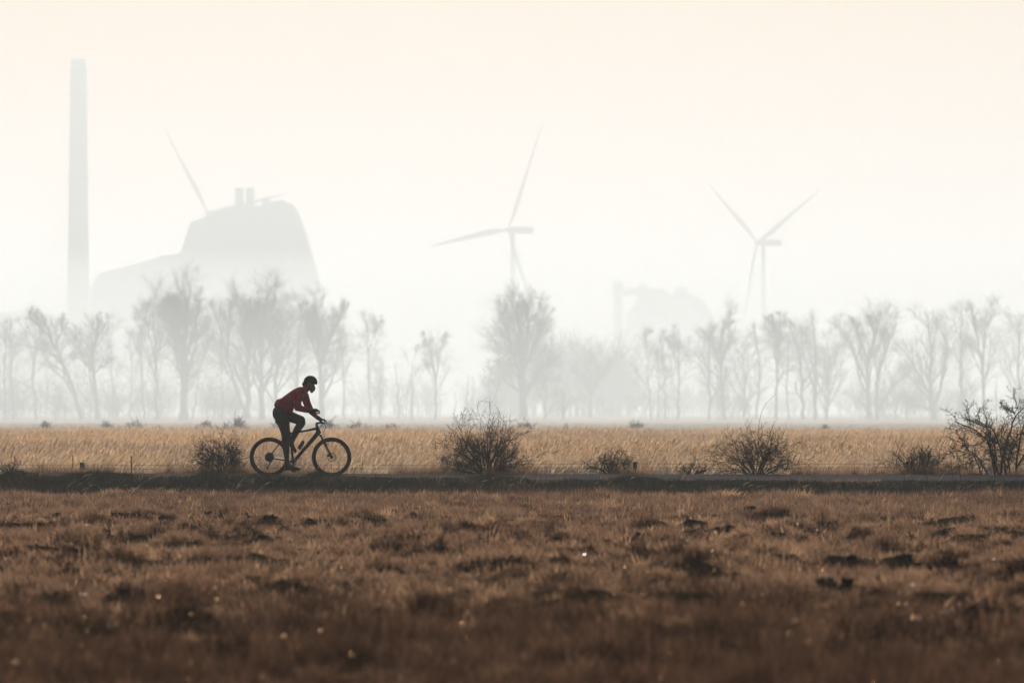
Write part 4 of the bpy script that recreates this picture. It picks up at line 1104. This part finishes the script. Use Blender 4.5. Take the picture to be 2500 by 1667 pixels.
m_frame = mat('frame_paint', (0.012, 0.015, 0.018), 0.6, spec=0.15)
m_rubber = mat('tyre_rubber', (0.016, 0.016, 0.017), 0.85, noise=60, color2=(0.028, 0.026, 0.024))
m_rim = mat('rim_carbon', (0.018, 0.018, 0.020), 0.9, spec=0.03)
m_metal = mat('dark_steel', (0.05, 0.05, 0.055), 0.55, metal=0.6)
m_silver = mat('bright_steel', (0.22, 0.22, 0.22), 0.5, metal=0.8)
m_black = mat('black_parts', (0.015, 0.015, 0.016), 0.5)
m_green = mat('fork_decal', (0.04, 0.22, 0.07), 0.4)
m_bottle = mat('smoky_bottle', (0.035, 0.035, 0.04), 0.35)

bike = empty('bicycle', (BX, D0, BZ), label='dark mountain bike with disc brakes ridden to the right along the road', cat='bicycle')
RH = C(495, 1197); FH = C(1262, 1197)
RW = RH[2]                          # wheels stand on the road
def tube(g, pts, rad, sides=12, K=None):
    pts = np.array(pts, float)
    if K: pts = resample(pts, K)
    R = np.full(len(pts), rad) if np.isscalar(rad) else np.interp(np.linspace(0, 1, len(pts)), np.linspace(0, 1, len(rad)), rad)
    g.tubes(pts[None], R[None], sides); return g
def smoothcurve(pts, K=16):
    pts = np.array(pts, float); n = len(pts)
    P = np.vstack([2 * pts[0] - pts[1], pts, 2 * pts[-1] - pts[-2]])
    out = []
    for u in np.linspace(0, n - 1 - 1e-6, K):
        i = int(u); t_ = u - i; a, b, c, d = P[i:i + 4]
        out.append(0.5 * ((2 * b) + (c - a) * t_ + (2 * a - 5 * b + 4 * c - d) * t_ ** 2 + (3 * b - a - 3 * c + d) * t_ ** 3))
    return np.array(out)

# wheels
def wheel(c, front):
    w = empty('front_wheel' if front else 'rear_wheel', c); w.parent = bike
    Geo().torus((0, 0, 0), RW - 0.028, 0.028, 96, 12).obj('tyre', m_rubber, w, True)
    g = Geo(); g.torus((0, 0, 0), RW - 0.064, 0.013, 96, 8, ry=0.015); g.obj('rim', m_rim, w, True)
    g = Geo(); g.lathe([(0.012, -0.05), (0.028, -0.032), (0.016, -0.02), (0.016, 0.02), (0.028, 0.032), (0.012, 0.05)], n=20, axis='Y'); g.obj('hub', m_metal, w, True)
    g = Geo(); rr_ = 28; P = []
    for k in range(rr_):
        a = 2 * np.pi * k / rr_; b = a + (0.9 if k % 2 else -0.9) * (1 if (k // 2) % 2 else -1) * 0.5
        P.append([[0.026 * np.cos(b), 0.03 * (1 if k % 2 else -1), 0.026 * np.sin(b)], [(RW - .07) * np.cos(a), 0, (RW - .07) * np.sin(a)]])
    g.tubes(np.array(P), np.full((rr_, 2), 0.0011), 4); g.obj('spokes', m_metal, w)
    g = Geo(); rd = 0.085 if front else 0.075
    yy = 0.042 if front else 0.042
    n = 36; a = np.arange(n) * 2 * np.pi / n
    ring = []
    for rad_, dy in ((rd - .013, -.001), (rd, -.001), (rd, .001), (rd - .013, .001)):
        wob = 1 + 0.012 * np.cos(a * 12)
        ring.append(np.stack([rad_ * wob * np.cos(a), np.full(n, yy + dy) if front else np.full(n, yy + dy), rad_ * wob * np.sin(a)], 1))
    V = np.stack(ring, 1); idx = np.arange(n * 4).reshape(n, 4)
    g.add(V.reshape(-1, 3), np.stack([idx, np.roll(idx, -1, 0), np.roll(np.roll(idx, -1, 0), -1, 1), np.roll(idx, -1, 1)], -1).reshape(-1, 4))
    for k in range(6):
        t0 = 2 * np.pi * k / 6
        p = smoothcurve([[.018 * np.cos(t0), yy, .018 * np.sin(t0)], [.045 * np.cos(t0 + .25), yy, .045 * np.sin(t0 + .25)], [(rd - .008) * np.cos(t0 + .75), yy, (rd - .008) * np.sin(t0 + .75)]], 6)
        g.tubes(p[None], np.full((1, 6), .0035), 5)
    g.obj('brake_disc', m_silver if front else m_metal, w)
    return w
wr = wheel(RH, False); wf = wheel(FH, True)
# frame
HT = C(1080, 812); HB = C(1117, 908); BB = C(788, 1260); ST = C(748, 895)
g = Geo()
tube(g, [HT, HB], [0.026, 0.031], 14)
tube(g, [C(1074, 842), C(960, 868), C(752, 905)], [0.025, 0.019, 0.017], 12, 10)
tube(g, [C(1102, 888), C(1040, 965), BB], [0.042, 0.032, 0.029], 14, 12)
tube(g, [BB, ST], [0.022, 0.018], 12, 6)
g.ball(HT * .5 + HB * .5 + np.array([-.012, 0, -.005]), (.038, .026, .05), 14)
g.lathe([(0.026, -0.045), (0.026, 0.045)], c=BB, n=18, axis='Y')
for sy in (-1, 1):
    tube(g, [BB + np.array([-.03, sy * .03, .01]), C(690, 1232, sy * .045), C(560, 1215, sy * .062), RH + np.array([0, sy * .066, 0])], [.016, .015, .013, .009], 8, 10)
    tube(g, [ST + np.array([0, sy * .012, -.05]), C(640, 1000, sy * .045), C(560, 1105, sy * .060), RH + np.array([0, sy * .066, .01])], [.010, .009, .009, .008], 8, 10)
g.obj('frame', m_frame, bike, True)
g = Geo(); tube(g, [ST, C(700, 795)], 0.014, 12); g.obj('seat_post', m_black, bike, True)
g = Geo()
sd = [(C(578, 764), .070, .022), (C(610, 766), .072, .024), (C(655, 771), .045, .020), (C(700, 775), .026, .018), (C(738, 778), .017, .014)]
for i in range(len(sd) - 1):
    for t_ in np.linspace(0, 1, 7):
        c = sd[i][0] * (1 - t_) + sd[i + 1][0] * t_
        g.ball(c, (.022, sd[i][1] * (1 - t_) + sd[i + 1][1] * t_, sd[i][2] * (1 - t_) + sd[i + 1][2] * t_), 10)
g.obj('saddle', m_black, bike, True)
# fork
g = Geo()
ax = (FH - HB); ax[1] = 0
CR_ = HB + ax * 0.06
g.ball(CR_ + np.array([0, 0, -.005]), (.028, .075, .022), 14)
g.obj('fork_crown', m_black, bike, True)
for sy in (-1, 1):
    g = Geo(); tube(g, [CR_ + np.array([0, sy * .062, 0]), CR_ + ax * .36 + np.array([0, sy * .062, 0])], .016, 12)
    g.obj('fork_stanchion', m_metal, bike, True)
for sy in (-1, 1):
    g = Geo(); tube(g, [CR_ + ax * .27 + np.array([0, sy * .062, 0]), CR_ + ax * .85 + np.array([.0, sy * .062, 0]), FH + np.array([0, sy * .058, 0])], [.022, .020, .014], 12)
    lg = g.obj('fork_leg', m_frame, bike, True)
    if sy == -1:
        g = Geo(); tube(g, [CR_ + ax * .52 + np.array([0, sy * .0633, 0]), CR_ + ax * .80 + np.array([0, sy * .0633, 0])], .0208, 12); g.obj('decal', m_green, lg, True)
g = Geo(); tube(g, [CR_ + ax * .27 + np.array([0, -.062, 0]), CR_ + ax * .25 + np.array([-.03, 0, .05]), CR_ + ax * .27 + np.array([0, .062, 0])], .009, 8, 8); g.obj('fork_brace', m_frame, bike, True)
g = Geo(); cb = C(1222, 1178, .052); g.ball(cb, (.03, .018, .022), 12); g.obj('front_caliper', m_black, bike, True)
g = Geo(); cb = C(1205, 1035, -.07); g.ball(cb, (.014, .012, .012), 10); g.obj('cable_clip', m_black, bike, True)
# steering
g = Geo(); tube(g, [HT, C(1078, 778)], .020, 14); tube(g, [C(1066, 780), C(1100, 776), C(1150, 768)], [.017, .018, .019], 12); g.obj('stem', m_black, bike, True)
g = Geo()
BA = C(1152, 770)
tube(g, smoothcurve([BA + np.array([-.03, -.36, .012]), BA + np.array([-.012, -.18, .008]), BA + np.array([0, -.04, 0]), BA + np.array([0, .04, 0]), BA + np.array([-.012, .18, .008]), BA + np.array([-.03, .36, .012])], 24), .0115, 10)
hb = g.obj('handlebar', m_black, bike, True)
for sy in (-1, 1):
    g = Geo(); tube(g, [BA + np.array([-.030, sy * .37, .012]), BA + np.array([-.016, sy * .24, .010])], .0165, 12); g.obj('grip', m_rubber, bike, True)
    g = Geo(); b0 = BA + np.array([.0, sy * .20, .0])
    g.ball(b0, (.018, .022, .016), 10)
    tube(g, smoothcurve([b0, b0 + np.array([.04, sy * .01, -.012]), b0 + np.array([.045, sy * .09, -.02])], 8), [.007, .005, .005], 8)
    g.obj('brake_lever', m_black, bike, True)
g = Geo()
tube(g, smoothcurve([C(1165, 772, -.2), C(1190, 800, -.12), C(1180, 850, -.06), C(1155, 900, -.05), C(1168, 960, -.07)], 18), .0028, 6)
tube(g, smoothcurve([C(1168, 775, .2), C(1186, 830, .08), C(1172, 870, 0), C(1165, 900, .04), C(1185, 1000, .075), C(1200, 1120, .08), C(1225, 1180, .06)], 22), .0028, 6)
tube(g, smoothcurve([C(1150, 775, -.1), C(1140, 800, -.05), C(1118, 830, -.035), C(1105, 880, -.035)], 12), .0024, 6)
tube(g, smoothcurve([C(1155, 775, .1), C(1140, 820, .05), C(1120, 850, .035), C(1100, 890, .035)], 12), .0024, 6)
g.obj('cables', m_black, bike, True)
# drivetrain (right side of the bike faces the camera)
yc = -.052
cs_ = empty('crankset', BB); cs_.parent = bike
def ring(g, R, w, y, teeth=0, n=72):
    a = np.arange(n) * 2 * np.pi / n
    q = R * (1 + (.02 * np.sign(np.sin(a * teeth)) if teeth else 0))
    V = np.stack([np.stack([(q - w) * np.cos(a), np.full(n, y - .0015), (q - w) * np.sin(a)], 1), np.stack([q * np.cos(a), np.full(n, y - .0015), q * np.sin(a)], 1),
                  np.stack([q * np.cos(a), np.full(n, y + .0015), q * np.sin(a)], 1), np.stack([(q - w) * np.cos(a), np.full(n, y + .0015), (q - w) * np.sin(a)], 1)], 1)
    idx = np.arange(n * 4).reshape(n, 4)
    g.add(V.reshape(-1, 3), np.stack([idx, np.roll(idx, -1, 0), np.roll(np.roll(idx, -1, 0), -1, 1), np.roll(idx, -1, 1)], -1).reshape(-1, 4))
g = Geo(); ring(g, .066, .016, yc, 34)
for k in range(4):
    a = np.pi / 4 + k * np.pi / 2; tube(g, [[.01 * np.cos(a), yc, .01 * np.sin(a)], [.055 * np.cos(a), yc, .055 * np.sin(a)]], .007, 6)
g.obj('chainring', m_silver, cs_)
PN = C(800, 1374) - BB; PF = C(782, 1146) - BB
for sy, pv in ((-1, PN), (1, PF)):
    g = Geo(); tube(g, [[0, sy * .062, 0], [pv[0] * .5, sy * .070, pv[2] * .5], [pv[0], sy * .078, pv[2]]], [.016, .012, .013], 10); g.obj('crank_arm', m_black, cs_, True)
    g = Geo(); g.box(pv[0] - .045, pv[0] + .045, sy * .125 - .045, sy * .125 + .045, pv[2] - .009, pv[2] + .009); g.obj('pedal', m_black, cs_)
g = Geo()
for k, R in enumerate((.086, .080, .072, .064, .056, .048, .042, .036, .030, .025)): ring(g, R, .012 if k else .055, -.028 - .0036 * k, 24, 48)
g.obj('cassette', m_metal, wr)
JW = C(470, 1326, -.048); GW = C(508, 1262, -.048)
g = Geo(); tube(g, [RH + np.array([0, -.05, -.01]), GW + np.array([0, -.018, .02]), GW], [.012, .017, .012], 8); tube(g, [GW, JW], [.011, .010], 8)
for c_ in (GW, JW): g.lathe([(.020, -.004), (.020, .004)], c=c_, n=14, axis='Y')
g.obj('derailleur', m_black, bike, True)
g = Geo()
ch_ = [BB + np.array([0, yc, .066]), C(495 + 20, 1147, -.045), C(440, 1190, -.045)]
tube(g, [BB + np.array([0, yc, .064]), C(500, 1150, -.042)], .0035, 5)
tube(g, [BB + np.array([0, yc, -.064]), JW + np.array([0.01, 0, -.02])], .0035, 5)
tube(g, smoothcurve([JW + np.array([.01, 0, -.02]), JW + np.array([-.018, 0, 0.0]), (JW + GW) / 2, GW + np.array([.02, 0, 0]), C(525, 1240, -.042)], 14), .0035, 5)
g.obj('chain', m_metal, bike)
g = Geo()
b0, b1 = C(862, 1092), C(925, 985)
bd_ = (b1 - b0) / np.linalg.norm(b1 - b0); nrm_ = np.array([bd_[2], 0, -bd_[0]])
for sy in (-1, 1):
    tube(g, smoothcurve([b0 + nrm_ * .055 + np.array([0, sy * .01, 0]), b0 + np.array([0, sy * .040, 0]) + nrm_ * .01, b0 + bd_ * .07 + np.array([0, sy * .040, 0]), b0 + bd_ * .10 + nrm_ * .05 + np.array([0, sy * .01, 0])], 14), .003, 6)
tube(g, [b0 + nrm_ * .05, b0 + bd_ * .10 + nrm_ * .05], .004, 6)
g.obj('bottle_cage', m_black, bike, True)
# bottle
bt = empty('water_bottle', Vector((BX, D0, BZ)) + Vector(b0), label='dark water bottle carried in the cage of the bicycle frame', cat='bottle')
bt.rotation_euler = (0, math.atan2(bd_[0], bd_[2]), 0)
Geo().lathe([(.030, -.005), (.036, .002), (.036, .085), (.032, .092), (.032, .102), (.036, .110), (.035, .135)], n=24).obj('flask', m_bottle, bt, True)
g = Geo(); g.lathe([(.033, .136), (.033, .152), (.020, .162)], n=20); g.lathe([(.010, .160), (.010, .178), (.007, .186)], n=12); g.obj('cap', m_black, bt, True)

# ---- rider
m_skin = mat('skin', (0.22, 0.12, 0.085), 0.6, spec=0.1)
m_tights = mat('black_tights', (0.017, 0.020, 0.022), 0.75, noise=12, color2=(0.022, 0.026, 0.028))
m_glove = mat('black_gloves', (0.016, 0.018, 0.019), 0.8)
m_shoe = mat('black_shoe', (0.018, 0.017, 0.018), 0.55)
m_helmet = mat('helmet_shell', (0.020, 0.023, 0.024), 0.6, spec=0.25)
m_hair = mat('hair', (0.03, 0.022, 0.018), 0.8)
m_lens = mat('dark_lens', (0.02, 0.02, 0.025), 0.15, spec=0.6)
m_jersey = bpy.data.materials.new('red_jersey'); m_jersey.use_nodes = True
t = m_jersey.node_tree; p = t.nodes['Principled BSDF']; p.inputs['Roughness'].default_value = 0.7; p.inputs['Specular IOR Level'].default_value = 0.2; p.inputs['Sheen Weight'].default_value = 0.35; p.inputs['Sheen Tint'].default_value = (1, 0.25, 0.25, 1)
tc = t.nodes.new('ShaderNodeTexCoord')
mp = t.nodes.new('ShaderNodeMapping'); mp.inputs['Rotation'].default_value = (0, math.radians(-38), 0); mp.inputs['Scale'].default_value = (1.6, 2.0, 7.0)
n1 = t.nodes.new('ShaderNodeTexNoise'); n1.inputs['Scale'].default_value = 3.2; n1.inputs['Detail'].default_value = 8; n1.inputs['Roughness'].default_value = 0.7
t.links.new(tc.outputs['Object'], mp.inputs[0]); t.links.new(mp.outputs[0], n1.inputs['Vector'])
mr_ = t.nodes.new('ShaderNodeMapRange'); mr_.inputs['From Min'].default_value = 0.53; mr_.inputs['From Max'].default_value = 0.60
t.links.new(n1.outputs['Fac'], mr_.inputs['Value'])
mx = t.nodes.new('ShaderNodeMix'); mx.data_type = 'RGBA'; mx.inputs['A'].default_value = (0.27, 0.006, 0.012, 1); mx.inputs['B'].default_value = (0.10, 0.07, 0.15, 1)
t.links.new(mr_.outputs['Result'], mx.inputs['Factor']); t.links.new(mx.outputs['Result'], p.inputs['Base Color'])

nb = t.nodes.new('ShaderNodeTexNoise'); nb.inputs['Scale'].default_value = 9; nb.inputs['Detail'].default_value = 3; nb.inputs['Distortion'].default_value = 1.2
mpb = t.nodes.new('ShaderNodeMapping'); mpb.inputs['Rotation'].default_value = (0, math.radians(50), 0); mpb.inputs['Scale'].default_value = (0.5, 1, 2.2)
bb = t.nodes.new('ShaderNodeBump'); bb.inputs['Strength'].default_value = 0.9; bb.inputs['Distance'].default_value = 0.03
t.links.new(tc.outputs['Object'], mpb.inputs[0]); t.links.new(mpb.outputs[0], nb.inputs['Vector']); t.links.new(nb.outputs['Fac'], bb.inputs['Height']); t.links.new(bb.outputs['Normal'], p.inputs['Normal'])

person = empty('person', (BX, D0, BZ), label='cyclist in a red patterned jersey, black tights and black helmet riding the mountain bike', cat='person')

def fleshed(name, chains, voxel, m, smooth=6, parent=person, extra=None):
    """chains of overlapping balls merged into one continuous skin.  chain: [(cx,cy,y,r[,ky])...] in enlarged-photo pixels"""
    g = Geo()
    for chn in chains:
        q = [(C(c[0], c[1], c[2]), c[3] / PXM, (c[4] if len(c) > 4 else 1.0)) for c in chn]
        if len(q) == 1: q = q * 2
        for (a, ra, ka), (b, rb, kb) in zip(q[:-1], q[1:]):
            L = np.linalg.norm(b - a); k = max(2, int(L / (min(ra, rb) * 0.22)) + 1)
            for t_ in np.linspace(0, 1, k):
                r_ = ra * (1 - t_) + rb * t_
                g.ball(a * (1 - t_) + b * t_, (r_, r_ * (ka * (1 - t_) + kb * t_), r_), 16)
    if extra: extra(g)
    tmp = bpy.data.objects.new('tmp', g.mesh('tmp')); COL.objects.link(tmp)
    md = tmp.modifiers.new('r', 'REMESH'); md.mode = 'VOXEL'; md.voxel_size = voxel; md.use_smooth_shade = True
    sm = tmp.modifiers.new('s', 'SMOOTH'); sm.iterations = smooth; sm.factor = 0.5
    dg = bpy.context.evaluated_depsgraph_get(); dg.update()
    me = bpy.data.meshes.new_from_object(tmp.evaluated_get(dg))
    me.name = name
    bpy.data.objects.remove(tmp)
    return link_mesh(name, me, m, parent, True)

NY, FY = -.10, .10
# continuous body under the clothes
head = [(993, 288, 0, 58, .86), (1000, 318, 0, 54, .84)]
body_ch = [
    head,
    [(1000, 318, 0, 52, .84), (1030, 350, 0, 34, .95), (1022, 378, 0, 22, 1.1)],        # face, jaw, chin
    [(1012, 392, 0, 15, 1.3), (1022, 386, 0, 17, 1.2)],
    [(1046, 330, 0, 9), (1060, 348, 0, 6), (1054, 355, 0, 8)],                            # nose
    [(1046, 366, 0, 8, 1.8), (1047, 374, 0, 7, 1.8)],                                     # lips
    [(1040, 312, 0, 12, 2.6)],                                                            # brow
    [(975, 325, -.072, 11, .5), (972, 340, -.070, 8, .5)], [(975, 325, .072, 11, .5), (972, 340, .070, 8, .5)],   # ears
    [(965, 345, 0, 40), (930, 372, 0, 42), (900, 400, 0, 50, 1.5)],                       # neck
    [(885, 405, 0, 60, 1.8), (830, 445, 0, 74, 1.5), (760, 505, 0, 78, 1.35), (690, 560, 0, 72, 1.4), (630, 620, 0, 66, 1.6)],
    [(880, 410, -.12, 40), (868, 430, -.17, 42), (846, 500, -.20, 38), (850, 582, -.25, 33), (930, 612, -.235, 27), (1000, 628, -.21, 19), (1045, 625, -.205, 18, 1.6)],
    [(890, 410, .12, 40), (920, 440, .17, 40), (958, 545, .21, 35), (1010, 640, .24, 27), (1070, 700, .27, 18), (1105, 725, .275, 18, 1.6)],
    [(630, 640, NY * .8, 66), (640, 700, NY, 64), (672, 790, NY, 58), (694, 900, NY, 44), (702, 1000, NY, 38), (702, 1080, NY, 36), (712, 1200, NY, 22), (714, 1290, NY, 22), (760, 1320, NY, 18), (830, 1338, NY, 14)],
    [(640, 650, FY * .8, 66), (760, 703, FY, 54), (878, 745, FY, 42), (880, 778, FY, 38), (828, 862, FY, 34), (790, 945, FY, 26), (772, 1010, FY, 19), (775, 1060, FY, 20), (805, 1115, FY, 14)],
]
def fingers_near(g, rs=1.0, off=0.0):
    base = [(1078, 612), (1080, 616), (1078, 622), (1072, 628)]
    for k in range(4):
        y = -.235 + .019 * k
        L = (1.0, 1.1, 1.04, .82)[k]
        bx_, by_ = base[k]
        pts = [C(bx_ - 22, by_ + 4, y), C(bx_, by_, y), C(bx_ + 24 * L, by_ + 4, y), C(bx_ + 36 * L, by_ + 22, y + .002), C(bx_ + 38 * L, by_ + 40, y + .003)]
        P = smoothcurve(pts, 22)
        for q, r_ in zip(P, np.linspace(.0100, .0078, 22)): g.ball(q, r_ * rs, 10)
    P = smoothcurve([C(1030, 632, -.185), C(1052, 642, -.170), C(1078, 650, -.172), C(1090, 660, -.178)], 16)
    for q, r_ in zip(P, np.linspace(.0125, .009, 16)): g.ball(q, r_ * rs, 10)
def fingers_far(g, rs=1.0):
    for k in range(4):
        y = .245 + .020 * k
        L = (1.0, 1.08, 1.03, .85)[k]
        P = smoothcurve([C(1112, 722, y), C(1135, 728, y), C(1160, 742 , y), C(1172, 765, y), C(1160, 785, y), C(1142, 786, y)], 24)
        if k == 3: P = smoothcurve([C(1112, 722, y), C(1140, 726, y), C(1172, 738, y), C(1190, 760, y - .002), C(1192, 778, y)], 24)
        for q, r_ in zip(P, np.linspace(.0105, .008, 24)): g.ball(q, r_ * rs, 10)
    P = smoothcurve([C(1105, 738, .235), C(1120, 755, .226), C(1140, 780, .236), C(1156, 784, .25)], 16)
    for q, r_ in zip(P, np.linspace(.0125, .0095, 16)): g.ball(q, r_ * rs, 10)
def both(g): fingers_near(g, .82); fingers_far(g, .82)
fleshed('body', body_ch, 0.007, m_skin, 3, extra=both)
# jersey
jer = [
    [(612, 552, 0, 58, 1.75), (690, 545, 0, 92, 1.5), (760, 500, 0, 99, 1.45), (830, 440, 0, 90, 1.55), (885, 400, 0, 76, 1.75)],
    [(620, 585, 0, 46, 2.1), (690, 590, 0, 62, 1.8), (742, 600, 0, 55, 1.6)],
    [(885, 400, 0, 62, 1.6), (915, 378, 0, 48, 1.2), (930, 372, 0, 47, 1.1)],
    [(612, 525, 0, 46, 1.9), (640, 512, 0, 42, 1.9)],                                   # stuffed back pocket
    [(880, 405, -.12, 52), (868, 430, -.17, 58), (845, 505, -.205, 53), (850, 585, -.25, 46), (930, 611, -.235, 36), (1005, 630, -.21, 25)],
    [(895, 405, .12, 52), (925, 440, .17, 54), (958, 545, .21, 48), (1010, 640, .24, 38), (1072, 702, .27, 25)],
    [(560, 556, 0, 10, 8), (580, 575, 0, 12, 9)],
]
fleshed('jersey', jer, 0.009, m_jersey, 4)
tg = [
    [(606, 640, 0, 74, 1.75), (640, 620, 0, 74, 1.7), (690, 640, 0, 60, 1.8)],
    [(612, 665, NY * .9, 78), (648, 730, NY, 78), (675, 790, NY, 74), (697, 900, NY, 57), (702, 1000, NY, 49), (701, 1080, NY, 46), (711, 1200, NY, 31), (713, 1262, NY, 29)],
    [(625, 660, FY * .9, 76), (700, 680, FY, 76), (770, 706, FY, 67), (878, 744, FY, 59), (888, 775, FY, 52), (832, 862, FY, 45), (792, 945, FY, 35), (772, 1010, FY, 27)],
]
fleshed('tights', tg, 0.009, m_tights, 4)
# gloves
def gl(g): fingers_near(g, 1.12)
fleshed('glove', [[(1002, 630, -.21, 28, 1.0), (1045, 622, -.208, 27, 1.5), (1078, 618, -.206, 20, 2.1)]], 0.0045, m_glove, 3, extra=gl)
def gl(g): fingers_far(g, 1.12)
fleshed('glove', [[(1076, 705, .272, 27, 1.0), (1105, 724, .274, 25, 1.6), (1130, 735, .275, 19, 2.2)]], 0.0045, m_glove, 3, extra=gl)
# shoes
def shoe(chn): return fleshed('shoe', chn, 0.006, m_shoe, 4)
shoe([[(712, 1262, NY, 34), (716, 1300, NY, 38), (740, 1318, NY, 36, .95), (790, 1330, NY, 29, 1.25), (845, 1340, NY, 23, 1.5), (866, 1344, NY, 17, 1.5)],
      [(702, 1342, NY, 20, 1.5), (760, 1348, NY, 14, 2.4), (830, 1352, NY, 14, 2.8), (868, 1352, NY, 11, 2.6)], [(785, 1366, NY - .01, 9, 2)]])
shoe([[(768, 1012, FY, 28), (768, 1045, FY, 30), (780, 1075, FY, 28, 1.1), (802, 1108, FY, 23, 1.5), (815, 1128, FY, 17, 1.6)]])
# helmet
g = Geo()
hc = C(1003, 268); ang = math.radians(14)
def hrot(v): return np.array([v[0] * math.cos(ang) + v[2] * math.sin(ang), v[1], -v[0] * math.sin(ang) + v[2] * math.cos(ang)])
base_g = Geo()
th = np.linspace(0.02, np.pi * 0.56, 14); a = np.arange(40) * 2 * np.pi / 40
def shell(sx, sy, sz, cut=None):
    V = []
    for t_ in th:
        for b_ in a:
            V.append(hrot(np.array([np.sin(t_) * np.cos(b_) * sx, np.sin(t_) * np.sin(b_) * sy, np.cos(t_) * sz])))
    return np.array(V).reshape(len(th), 40, 3)
Vs = shell(86 / PXM, .080, 76 / PXM) + hc
idx = np.arange(14 * 40).reshape(14, 40)
q = np.stack([idx[:-1], idx[1:], np.roll(idx, -1, 1)[1:], np.roll(idx, -1, 1)[:-1]], -1).reshape(-1, 4)
base_g.add(Vs.reshape(-1, 3), q)
ho = base_g.obj('helmet', m_helmet, person, True)
sol = ho.modifiers.new('thickness', 'SOLIDIFY'); sol.thickness = 0.010; sol.offset = -1
for k in range(7):                                           # raised ribs between the vents
    yk = (k - 3) / 3.0 * 0.9
    P = []
    for u in np.linspace(-1.02, 1.0, 18):
        xx = u * 80 / PXM * math.sqrt(max(0, 1 - yk * yk * .5)); yy_ = yk * .080 * math.sqrt(max(.05, 1 - u * u * .45))
        zz = 74 / PXM * math.sqrt(max(0.0, 1 - min(1, (xx / (83 / PXM)) ** 2 + (yy_ / .084) ** 2)))
        P.append(hrot(np.array([xx, yy_, zz])) + hc)
    gg = Geo(); gg.tubes(np.array(P)[None], (0.0055 * np.sin(np.linspace(.5, np.pi - .5, 18)))[None], 8)
    gg.obj('rib', m_helmet, ho, True)
gg = Geo()
P = smoothcurve([hrot(np.array([.060, -.066, -.022])) + hc, hrot(np.array([.095, -.035, -.014])) + hc, hrot(np.array([.112, 0, -.010])) + hc, hrot(np.array([.095, .035, -.014])) + hc, hrot(np.array([.060, .066, -.022])) + hc], 16)
gg.tubes(P[None], np.full((1, 16), .011), 8); gg.obj('brow', m_helmet, ho, True)
for sy in (-1, 1):
    gg = Geo()
    tube(gg, smoothcurve([C(1010, 292, sy * .066), C(992, 340, sy * .066), C(1000, 385, sy * .045), C(1008, 404, 0)], 12), .0035, 6)
    tube(gg, smoothcurve([C(950, 290, sy * .062), C(970, 330, sy * .068), C(990, 350, sy * .064)], 8), .003, 6)
    gg.obj('chin_strap', m_black, ho, True)
fleshed('hair', [[(932, 285, 0, 28, 1.6), (918, 300, 0, 22, 1.6), (928, 320, 0, 20, 1.6)], [(965, 285, 0, 46, .95)]], 0.006, m_hair, 3)
for sy in (-1, 1):
    gg = Geo(); tube(gg, [C(1040, 316, sy * .056), C(975, 312, sy * .070)], .003, 6)
    gg.obj('glasses_arm', m_black, person, True)
gg = Geo()
P = smoothcurve([C(1026, 322, -.054), C(1046, 322, -.033), C(1055, 322, 0), C(1046, 322, .033), C(1026, 322, .054)], 14)
V = np.concatenate([P + np.array([0, 0, .012]), P + np.array([.0, 0, -.010])]); n = 14
gg.add(V, [(i, i + 1, i + 1 + n, i + n) for i in range(n - 1)])
lo = gg.obj('lens', m_lens, person, True); s_ = lo.modifiers.new('thickness', 'SOLIDIFY'); s_.thickness = .003
